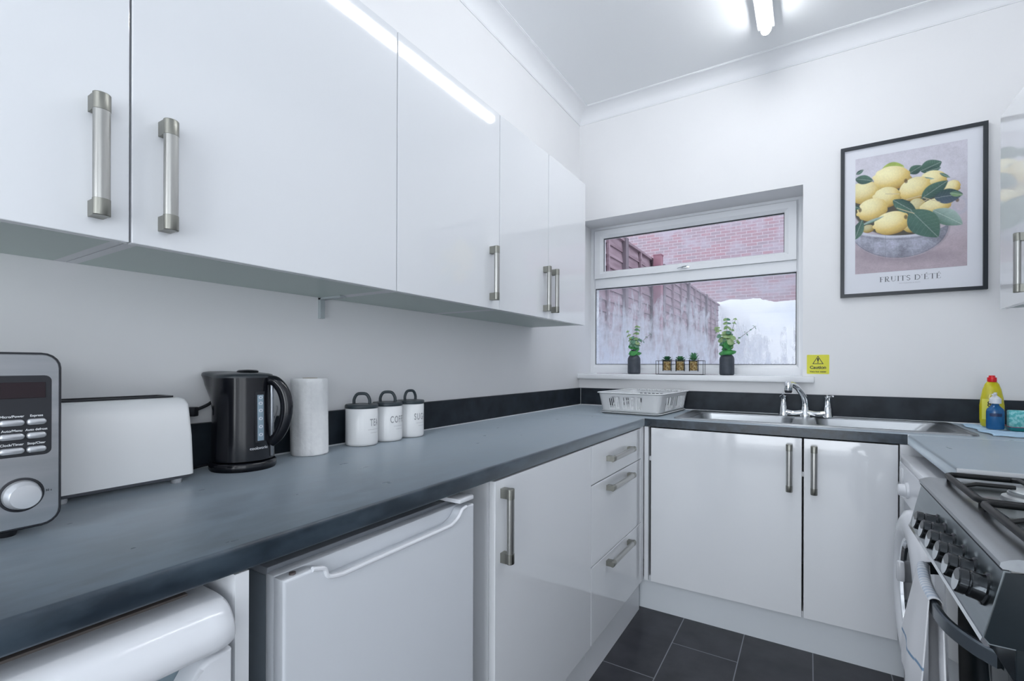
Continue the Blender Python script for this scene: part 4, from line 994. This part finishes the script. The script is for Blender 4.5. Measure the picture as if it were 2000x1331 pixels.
# ------------------------------------------------------------------ microwave
mw = thing('microwave', 'silver microwave with black control panel at the left edge of worktop', 'microwave', (.17, -2.83, H0))
mx0, mx1, my0, my1, mz0, mz1 = .025, .318, -3.06, -2.602, H0+.014, 1.176
bm = B(); prism(bm, rrect(my0+.004, my1-.004, mz0+.003, mz1-.003, .018), mx0, mx1-.014, 'x'); obj('case', bm, mat('microwave_case', (.03, .035, .04), .35), mw, ang=40)
bm = B(); A = [bm.verts.new((mx1-.0145, y, z)) for y, z in rrect(my0, my1, mz0, mz1, .022)]; Bv = [bm.verts.new((mx1-.003, y, z)) for y, z in rrect(my0, my1, mz0, mz1, .022)]; Cv = [bm.verts.new((mx1-.001, y, z)) for y, z in rrect(my0+.0016, my1-.0016, mz0+.0016, mz1-.0016, .0205)]
bm.faces.new(A[::-1]); ring_faces(bm, A, Bv); ring_faces(bm, Bv, Cv); bm.faces.new(Cv); obj('front_surround', bm, M_blackm, mw, ang=40)
def face_plate(name, y0, y1, z0, z1, r, x0, x1, m, par, lab=None):
    bm = B(); A = [bm.verts.new((x0, y, z)) for y, z in rrect(y0, y1, z0, z1, r)]; Bv = [bm.verts.new((x1-.001, y, z)) for y, z in rrect(y0, y1, z0, z1, r)]
    Cv = [bm.verts.new((x1, y, z)) for y, z in rrect(y0+.001, y1-.001, z0+.001, z1-.001, max(r-.001, .0005))]
    ring_faces(bm, A, Bv); ring_faces(bm, Bv, Cv); bm.faces.new(Cv); bm.faces.new(A[::-1])
    return obj(name, bm, m, par, label=lab, ang=40)
face_plate('front_panel', -2.760, my1-.003, mz0+.003, mz1-.003, .0195, mx1-.002, mx1, M_steelv, mw, 'brushed steel control side')
dr_ = face_plate('door', my0+.003, -2.763, mz0+.003, mz1-.003, .018, mx1-.002, mx1, M_steelv, mw)
face_plate('door_glass', my0+.03, -2.79, mz0+.035, mz1-.03, .012, mx1-.001, mx1+.001, M_glassdark, dr_)
cp = face_plate('control_panel', -2.705, -2.6135, 1.028, 1.143, .008, mx1-.0005, mx1+.0012, M_blackm, mw, 'black control panel')
face_plate('display', -2.685, -2.6195, 1.110, 1.134, .0015, mx1+.001, mx1+.0016, mat('lcd_dark_red', (.014, .005, .009), .12), cp)
M_btn = mat('silver_button', (.62, .64, .67), .25, .6)
for r_i, z in enumerate((1.0765, 1.0570, 1.0370)):
    for yy0, yy1 in ((-2.668, -2.6425), (-2.6405, -2.6195)):
        bm = B(); A = [bm.verts.new((mx1+.001, y, zz)) for y, zz in rrect(yy0, yy1, z-.0045, z+.0045, .0042)]; Bv = [bm.verts.new((mx1+.0045, y, zz)) for y, zz in rrect(yy0+.0004, yy1-.0004, z-.0040, z+.0040, .0038)]
        Cv = [bm.verts.new((mx1+.0058, y, zz)) for y, zz in rrect(yy0+.002, yy1-.002, z-.0022, z+.0022, .002)]
        ring_faces(bm, A, Bv); ring_faces(bm, Bv, Cv); bm.faces.new(Cv); obj('button', bm, M_btn, cp, ang=60)
M_wl = mat('white_lettering', (.75, .78, .8), .5)
def ytext(s, yc, z, size, par, m=M_wl, x=mx1+.0018, sx=1.0):
    bm = text_bm(s, size, sx, .0001); mapv(bm, lambda a, b_, c: (x, yc+a, z+b_)); return obj('lettering', bm, m, par, smooth=False)
for z, (s1, s2) in ((1.0840, ('Micro/Power', 'Express')), (1.0640, ('Auto/Menu', 'Auto defrost')), (1.0445, ('Clock/Timer', 'Stop/Clear'))):
    ytext(s1, -2.655, z, .0046, cp); ytext(s2, -2.630, z, .0044, cp)
kc = (-2.6450, .9740)
bm = B(); lathe(bm, [(.0235, 0), (.0240, .001), (.0215, .0015), (.0205, .0005)], mx1, kc[0], kc[1], 40, 'x'); kb = obj('dial_ring', bm, M_blackm, mw)
bm = B(); lathe(bm, [(0, .0005), (.0195, .0005), (.0195, .008), (.0185, .010), (.0175, .018), (.0160, .0205), (0, .0215)], mx1, kc[0], kc[1], 40, 'x'); obj('dial', bm, mat('silver_dial', (.70, .72, .75), .22, .55), mw, ang=50, label='round silver dial')
ytext('30 s', -2.6165, .9735, .0042, mw, M_ink, mx1+.0003)
for fy in (my0+.04, my1-.05):
    for fx in (mx0+.04, mx1-.04):
        bm = B(); lathe(bm, [(0, 0), (.010, 0), (.012, .006), (.012, .016), (0, .016)], fx, fy, H0, 16); obj('foot', bm, M_blackm, mw)

# ------------------------------------------------------------------ under-counter fridge
fr = thing('fridge', 'white under-counter fridge beneath the worktop, left of the base cabinet', 'fridge', (.3, -2.19, 0))
fy0, fy1 = -2.427, -1.951
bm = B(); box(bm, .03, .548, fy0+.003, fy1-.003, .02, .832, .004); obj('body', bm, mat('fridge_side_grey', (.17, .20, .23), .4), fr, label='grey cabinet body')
bm = B(); box(bm, .10, .555, fy0+.001, fy1-.001, .832, .846, .003); obj('top', bm, mat('fridge_top', (.22, .24, .27), .4), fr, label='grey top panel')
ya, yb = -2.366, -1.990
prf = [(fy0, .03), (fy1, .03), (fy1, .836), (yb+.010, .836)]
c1 = smoothpath([(yb+.010, .836, 0), (yb-.006, .832, 0), (yb-.020, .818, 0), (yb-.045, .808, 0)], 5)
c2 = smoothpath([(ya+.045, .808, 0), (ya+.018, .814, 0), (ya+.010, .829, 0), (ya-.004, .834, 0), (ya-.012, .836, 0)], 5)
prf = [(fy0, .03), (fy1, .03), (fy1, .836)]+[(p.x, p.y) for p in c1]+[(p.x, p.y) for p in c2]+[(fy0, .836)]
bm = B(); prism(bm, prf, .575, .600, 'x')
es = [e_ for e_ in bm.edges if abs(e_.verts[0].co.x-.6) < 1e-5 and abs(e_.verts[1].co.x-.6) < 1e-5]
bmesh.ops.bevel(bm, geom=es, offset=.004, segments=3, profile=.5, affect='EDGES')
dF = obj('door', bm, M_fridge, fr, smooth=False)
bm = B(); box(bm, .551, .574, fy0, fy1, .03, .838, .004); obj('door_back', bm, M_fridge, dF)
bm = B(); tube(bm, [(.599, p.x, p.y) for p in c1+c2], .0042, 10); obj('handle_lip', bm, mat('fridge_lip', (.78, .80, .84), .2), dF)
bm = B(); box(bm, .52, .602, fy1-.055, fy1-.004, .848, .858, .002); lathe(bm, [(0, 0), (.006, 0), (.006, .006), (0, .007)], .575, fy1-.03, .842, 12); obj('hinge_cover', bm, M_white, fr)
bm = B(); lathe(bm, [(0, 0), (.005, 0), (.005, .003), (0, .004)], .588, fy0+.022, .836, 12); obj('hinge_pin', bm, mat('hinge_dark', (.10, .08, .08), .4), fr)
for fy in (fy0+.05, fy1-.05):
    for fx in (.08, .48):
        bm = B(); lathe(bm, [(0, 0), (.015, 0), (.012, .02), (0, .02)], fx, fy, 0, 14); obj('foot', bm, M_blackm, fr)

# ------------------------------------------------------------------ appliance at bottom left
dw = thing('tumble_dryer', 'white appliance with rounded bulging top panel under worktop, bottom left corner', 'appliance', (.3, -2.82, 0))
ay0, ay1 = -3.115, -2.508
bm = B(); box(bm, .03, .575, ay0, ay1, .01, .840, .004); obj('body', bm, M_white, dw)
bm = B(); box(bm, .05, .560, ay0+.002, ay1-.030, .840, .8535, .002); obj('top_plate', bm, mat('dryer_top_brown', (.14, .12, .11), .5), dw, label='dark top plate')
prf = smoothpath([(.470, .848, 0), (.54, .850, 0), (.590, .849, 0), (.616, .842, 0), (.632, .824, 0), (.636, .806, 0), (.630, .796, 0), (.612, .790, 0), (.576, .788, 0)], 5)
prf = [(p.x, p.y) for p in prf]+[(.470, .788)]
bm = B(); secs = []
for y, f in ((ay0, 1), (ay1-.030, 1), (ay1-.016, .985), (ay1-.006, .95), (ay1-.001, .90)):
    cxm, czm = .5, .815
    secs.append([bm.verts.new((cxm+(u_-cxm)*(f if u_ > cxm else 1), y, czm+(v_-czm)*(f if u_ > cxm else 1))) for u_, v_ in prf])
for A, Bv in zip(secs, secs[1:]): ring_faces(bm, A, Bv)
bm.faces.new(secs[0]); bm.faces.new(secs[-1]); obj('control_panel', bm, M_white, dw, ang=60, label='rounded bulging control panel')
bm = B(); pr3 = [(ay1-.002, .03), (ay1-.002, .784), (ay1-.030, .784), (ay1-.042, .778), (ay1-.066, .742), (ay1-.085, .732), (ay0+.10, .732), (ay0+.08, .784), (ay0+.002, .784), (ay0+.002, .03)]
prism(bm, pr3, .580, .618, 'x'); es = [e_ for e_ in bm.edges if abs(e_.verts[0].co.x-.618) < 1e-5 and abs(e_.verts[1].co.x-.618) < 1e-5]
bmesh.ops.bevel(bm, geom=es, offset=.006, segments=3, profile=.5, affect='EDGES'); obj('front_door', bm, M_white, dw, ang=40)

bm = B(); box(bm, .5755, .5795, ay0+.06, ay1-.024, .66, .7875, .001); obj('grip_recess_shade', bm, mat('shade_grey_blue', (.22, .29, .33), .4), dw, label='grey blue strip painted as shade in the recess under the control panel')  # dark strip puts the shade of the recess into colour
# ------------------------------------------------------------------ washing machine (right)
wm = thing('washing_machine', 'white front-loading washing machine under the right worktop', 'washing machine', (1.85, -.93, 0))
wy0, wy1 = -1.235, -.640
bm = B(); box(bm, 1.556, 2.12, wy0, wy1, .02, .815, .006); obj('body', bm, M_white, wm)
bm = B(); box(bm, 1.546, 2.13, wy0-.001, wy1+.001, .8155, .838, .004); obj('top', bm, M_white, wm)
bm = B(); prism(bm, [(1.556, .690), (1.550, .692), (1.543, .70), (1.543, .815), (1.556, .8155)], wy0, wy1, 'y'); cpw = obj('control_panel', bm, M_white, wm)
bm = B(); lathe(bm, [(0, 0), (.027, 0), (.026, .006), (.021, .008), (.019, .024), (.016, .026), (0, .027)], 1.543, -.812, .748, 32, '-x'); obj('dial', bm, M_white, cpw, ang=50)
bm = B(); box(bm, 1.540, 1.544, -.72, -.655, .712, .80, .001); obj('detergent_drawer', bm, M_white, cpw)
bm = B(); cy, cz = -.925, .455
lathe(bm, [(.250, 0), (.252, .010), (.246, .026), (.225, .038), (.195, .042), (.170, .032), (.162, .020), (.160, .008)], 1.556, cy, cz, 64, '-x'); dW = obj('door', bm, M_white, wm, ang=40)
bm = B(); lathe(bm, [(.166, .024), (.160, .030), (.152, .028), (.150, .018)], 1.556, cy, cz, 64, '-x'); obj('door_trim', bm, M_chrome, dW)
bm = B(); lathe(bm, [(.152, .020), (.12, .012), (.06, .002), (0, .0)], 1.556, cy, cz, 48, '-x'); obj('door_glass', bm, M_glassdark, dW)
bm = B(); box(bm, 1.518, 1.545, -.785, -.765, .43, .50, .006); obj('door_catch', bm, M_white, dW)
for fy in (wy0+.05, wy1-.05):
    for fx in (1.62, 2.05):
        bm = B(); lathe(bm, [(0, 0), (.02, 0), (.015, .02), (0, .02)], fx, fy, 0, 14); obj('foot', bm, M_blackm, wm)

# ------------------------------------------------------------------ gas cooker
ck = thing('gas_cooker', 'freestanding stainless gas cooker with black sides at the right edge', 'cooker', (1.83, -1.59, 0))
cy0, cy1 = -1.888, -1.290
FX = 1.507
bm = B(); box(bm, 1.545, 2.12, cy0+.004, cy1-.004, .05, .700, .003); box(bm, FX+.004, 2.12, cy0, cy0+.004, .755, .866, .001); box(bm, FX+.010, 2.12, cy0+.004, cy1, .700, .862, .003)
prism(bm, [(FX-.024, .762), (FX-.002, .862), (FX+.03, .866), (2.12, .866), (2.12, .755), (FX-.018, .755)], cy0-.003, cy0, 'y')
obj('body', bm, M_enamel, ck, ang=30)
# slanted fascia
bm = B(); prism(bm, [(FX-.026, .758), (FX-.003, .864), (FX+.010, .864), (FX+.010, .752), (FX-.018, .752)], cy0+.0005, cy1, 'y')
fs = obj('control_fascia', bm, noise_mat('fascia_steel', (.26, .30, .32), (.33, .37, .39), 40, .30, 1, stretch=(1, .05, 1)), ck, ang=30, label='slanted steel control panel')
bm = B(); prism(bm, [(FX-.0285, .7565), (FX-.0265, .7625), (FX-.0245, .7625), (FX-.018, .7505), (FX-.024, .7505)], cy0-.003, cy1, 'y'); obj('trim_strip', bm, M_chrome, fs)
# hob plate with rolled front lip
bm = B(); pr4 = [(FX-.004, .866), (FX-.008, .870), (FX-.007, .876), (FX+.002, .881), (FX+.012, .884), (FX+.060, .884), (FX+.066, .880), (2.12, .880), (2.12, .866)]
prism(bm, pr4, cy0-.002, cy1, 'y'); hb = obj('hob', bm, noise_mat('hob_steel', (.30, .32, .34), (.37, .39, .41), 40, .30, 1, stretch=(1, .05, 1)), ck, ang=50, label='stainless hob plate')
bm = B(); box(bm, FX+.070, 2.08, cy0+.012, cy1-.008, .8803, .8815); obj('hob_well', bm, mat('hob_dark_steel', (.10, .125, .125), .18, .9), hb)
bm = B(); box(bm, FX-.006, FX+.002, cy0-.002, cy1, .8645, .8665); obj('shadow_gap', bm, M_gask, ck)
slope = math.atan2(.023, .106)
for i in range(6):
    ky = -1.505-i*.0684; kz = .819
    kn = B(); rings = lathe(kn, [(0, 0), (.0250, 0), (.0250, .003), (.0215, .005), (.0205, .009), (.0200, .020), (.0185, .0215), (.0185, .023), (.0197, .0245), (.0192, .034), (.0170, .036), (0, .0362)], 0, 0, 0, 28, '-x')
    bmesh.ops.rotate(kn, verts=kn.verts, cent=(0, 0, 0), matrix=Matrix.Rotation(slope, 3, 'Y'))
    bmesh.ops.translate(kn, verts=kn.verts, vec=(FX-.0125, ky, kz))
    for f in kn.faces:
        f.material_index = 0
        c_ = f.calc_center_median(); dd = (FX-.0135-c_.x)
        if dd > .0335 and f.calc_area() > 1e-6 and abs(f.normal.x) > .9: f.material_index = 1
    obj('knob', kn, [mat('dark_chrome', (.045, .05, .055), .12, .9), mat('knob_face', (.62, .66, .68), .35, .5)], fs, ang=35, label='dark chrome control knob')
# oven door + handle
bm = B(); box(bm, 1.528, 1.544, cy0+.006, cy1-.006, .10, .742, .003); dO = obj('oven_door', bm, M_glassdark, ck, label='black glass oven door')
bm = B(); hz = .684
HP = smoothpath([(1.528, -1.372, hz), (1.508, -1.378, hz), (1.490, -1.400, hz), (1.477, -1.50, hz), (1.474, -1.585, hz), (1.480, -1.68, hz), (1.502, -1.745, hz), (1.527, -1.782, hz)], 6)
pv = []
for i, p in enumerate(HP):
    tgt = (HP[min(i+1, len(HP)-1)]-HP[max(i-1, 0)]).normalized(); nn = Vector((tgt.y, -tgt.x, 0))
    pv.append([bm.verts.new(p+nn*a+Vector((0, 0, b_))) for a, b_ in ((-.005, -.011), (-.005, .012), (-.002, .015), (.003, .015), (.006, .012), (.006, -.011))])
for A, Bv in zip(pv, pv[1:]): ring_faces(bm, A, Bv)
bm.faces.new(pv[0]); bm.faces.new(pv[-1])
obj('door_handle', bm, mat('handle_black_steel', (.10, .12, .14), .2, .8), dO, ang=40)
# pan supports and burners
for gy in ((cy0+.02, -1.595), (-1.583, cy1-.02)):
    bm = B(); g0, g1 = gy; gx0, gx1 = 1.546, 2.05; gz = .906
    P = rrect(gx0, gx1, g0, g1, .02, 3); tube(bm, [(x, y, gz-.008) for x, y in P], .0065, 8, closed=True)
    ym = (g0+g1)/2
    tube(bm, [((gx0+gx1)/2, g0, gz-.008), ((gx0+gx1)/2, g1, gz-.008)], .005, 8)
    for bx in (gx0+.115, gx1-.13):
        for dx, dy in ((1, 0), (-1, 0), (0, 1), (0, -1)):
            xe = bx+dx*(.115 if bx < 1.8 else .13); ye = ym+dy*(g1-g0)/2
            tube(bm, [(bx+dx*.030, ym+dy*.030, gz), (bx+dx*.09, ym+dy*.09, gz), (xe, ye, gz-.008)], .0045, 8)
    for x in (gx0+.005, gx1-.005):
        for y in (g0+.01, g1-.01): tube(bm, [(x, y, gz-.008), (x, y, .8806)], .005, 8)
    obj('pan_support', bm, M_iron, hb, ang=50)
    for bx, rr2 in ((gx0+.115, .042), (gx1-.13, .034)):
        bm = B(); lathe(bm, [(rr2*1.25, 0), (rr2*1.2, .006), (rr2, .009), (rr2, .014), (rr2*.9, .0145)], bx, ym, .8815, 32)
        obj('burner', bm, mat('burner_alu', (.55, .57, .58), .35, .8), hb)
        bm = B(); lathe(bm, [(0, .0145), (rr2*.93, .0145), (rr2*.95, .018), (rr2*.85, .021), (0, .022)], bx, ym, .8815, 32)
        obj('burner_cap', bm, mat('burner_cap_grey', (.45, .48, .5), .3, .4), hb)
for fy in (cy0+.05, cy1-.05):
    for fx in (1.60, 2.05):
        bm = B(); lathe(bm, [(0, 0), (.02, 0), (.018, .05), (0, .05)], fx, fy, 0, 14); obj('foot', bm, M_blackm, ck)

# ------------------------------------------------------------------ tea towel over the oven handle
M_tow = mat('towel_white_blue', (.8, .82, .85), .95)
N, L, b = nodes(M_tow); uvn = N.new('ShaderNodeAttribute'); uvn.attribute_name = 'stripe'
sp = N.new('ShaderNodeSeparateColor'); L.new(uvn.outputs[0], sp.inputs[0])
mx = N.new('ShaderNodeMix'); mx.data_type = 'RGBA'; L.new(sp.outputs[0], mx.inputs[0]); mx.inputs[6].default_value = (.80, .81, .84, 1); mx.inputs[7].default_value = (.20, .33, .50, 1); L.new(mx.outputs[2], b.inputs['Base Color'])
nz = N.new('ShaderNodeTexNoise'); nz.inputs['Scale'].default_value = 300; bp = N.new('ShaderNodeBump'); bp.inputs['Strength'].default_value = .3; bp.inputs['Distance'].default_value = .001; L.new(nz.outputs[0], bp.inputs['Height']); L.new(bp.outputs[0], b.inputs['Normal'])
bm = B(); cl = bm.verts.layers.float_color.new('stripe')
hp = [p for p in HP if -1.632 <= p.y <= -1.398]; hp.sort(key=lambda p: -p.y)
def hp_at(f):
    k = f*(len(hp)-1); i = min(int(k), len(hp)-2); return hp[i].lerp(hp[i+1], k-i)
NU, grid = 44, []
prof = []
for q in range(30): prof.append(('b', (29-q)/29))
for q in range(9): prof.append(('t', q/8))
for q in range(111): prof.append(('f', q/110))
for i in range(NU+1):
    f = i/NU; h = hp_at(f); colv = []
    for kind, s in prof:
        if kind == 'b': L_ = s*.33; x = h.x+.012+.004*sin(f*11+1)*min(1, L_*8); z = hz+.014-L_; dist = -L_
        elif kind == 't': a = pi*(1-s); x = h.x+.0005+.010*cos(a)*-1 if False else h.x+.0005+.0095*cos(pi*s); z = hz+.014+.0065*sin(pi*s); dist = 0
        else:
            L_ = s*(.255-.03*f); x = h.x-.009-.006*(.5+.5*sin(f*9+2+L_*3))*min(1, L_*7)-(.020-.010*f)*min(1, L_*6); z = hz+.014-L_; dist = L_+.03*f
        y = h.y+(.018*(1-f)*min(1, max(0, dist)*3)*-1 if False else 0)
        # hem widens a little at the far side as it falls
        if kind == 'f': y = h.y+(1-f)*.035*min(1, (s*.26)*4.5)**1.2
        if kind == 'b': y = h.y-f*.045*min(1, s*2)
        v = bm.verts.new((x, y, z))
        st = 0
        for c_ in (.170,): st = max(st, 1 if abs(dist-c_) < .0030 else 0)
        for c_ in (-.20,): st = max(st, 1 if abs(dist-c_) < .0045 else 0)
        if kind == 't' : st = .55 if int(f*60) % 2 else .15
        if kind == 'f' and f < .06 and False: st = 1
        v[cl] = (st, st, st, 1); colv.append(v)
    grid.append(colv)
for A, Bv in zip(grid, grid[1:]):
    for j in range(len(A)-1): bm.faces.new((A[j], A[j+1], Bv[j+1], Bv[j]))
tag(obj('tea_towel', bm, M_tow, solid=.002, ang=80), 'white tea towel with blue stripes hanging over the oven door handle', 'towel')
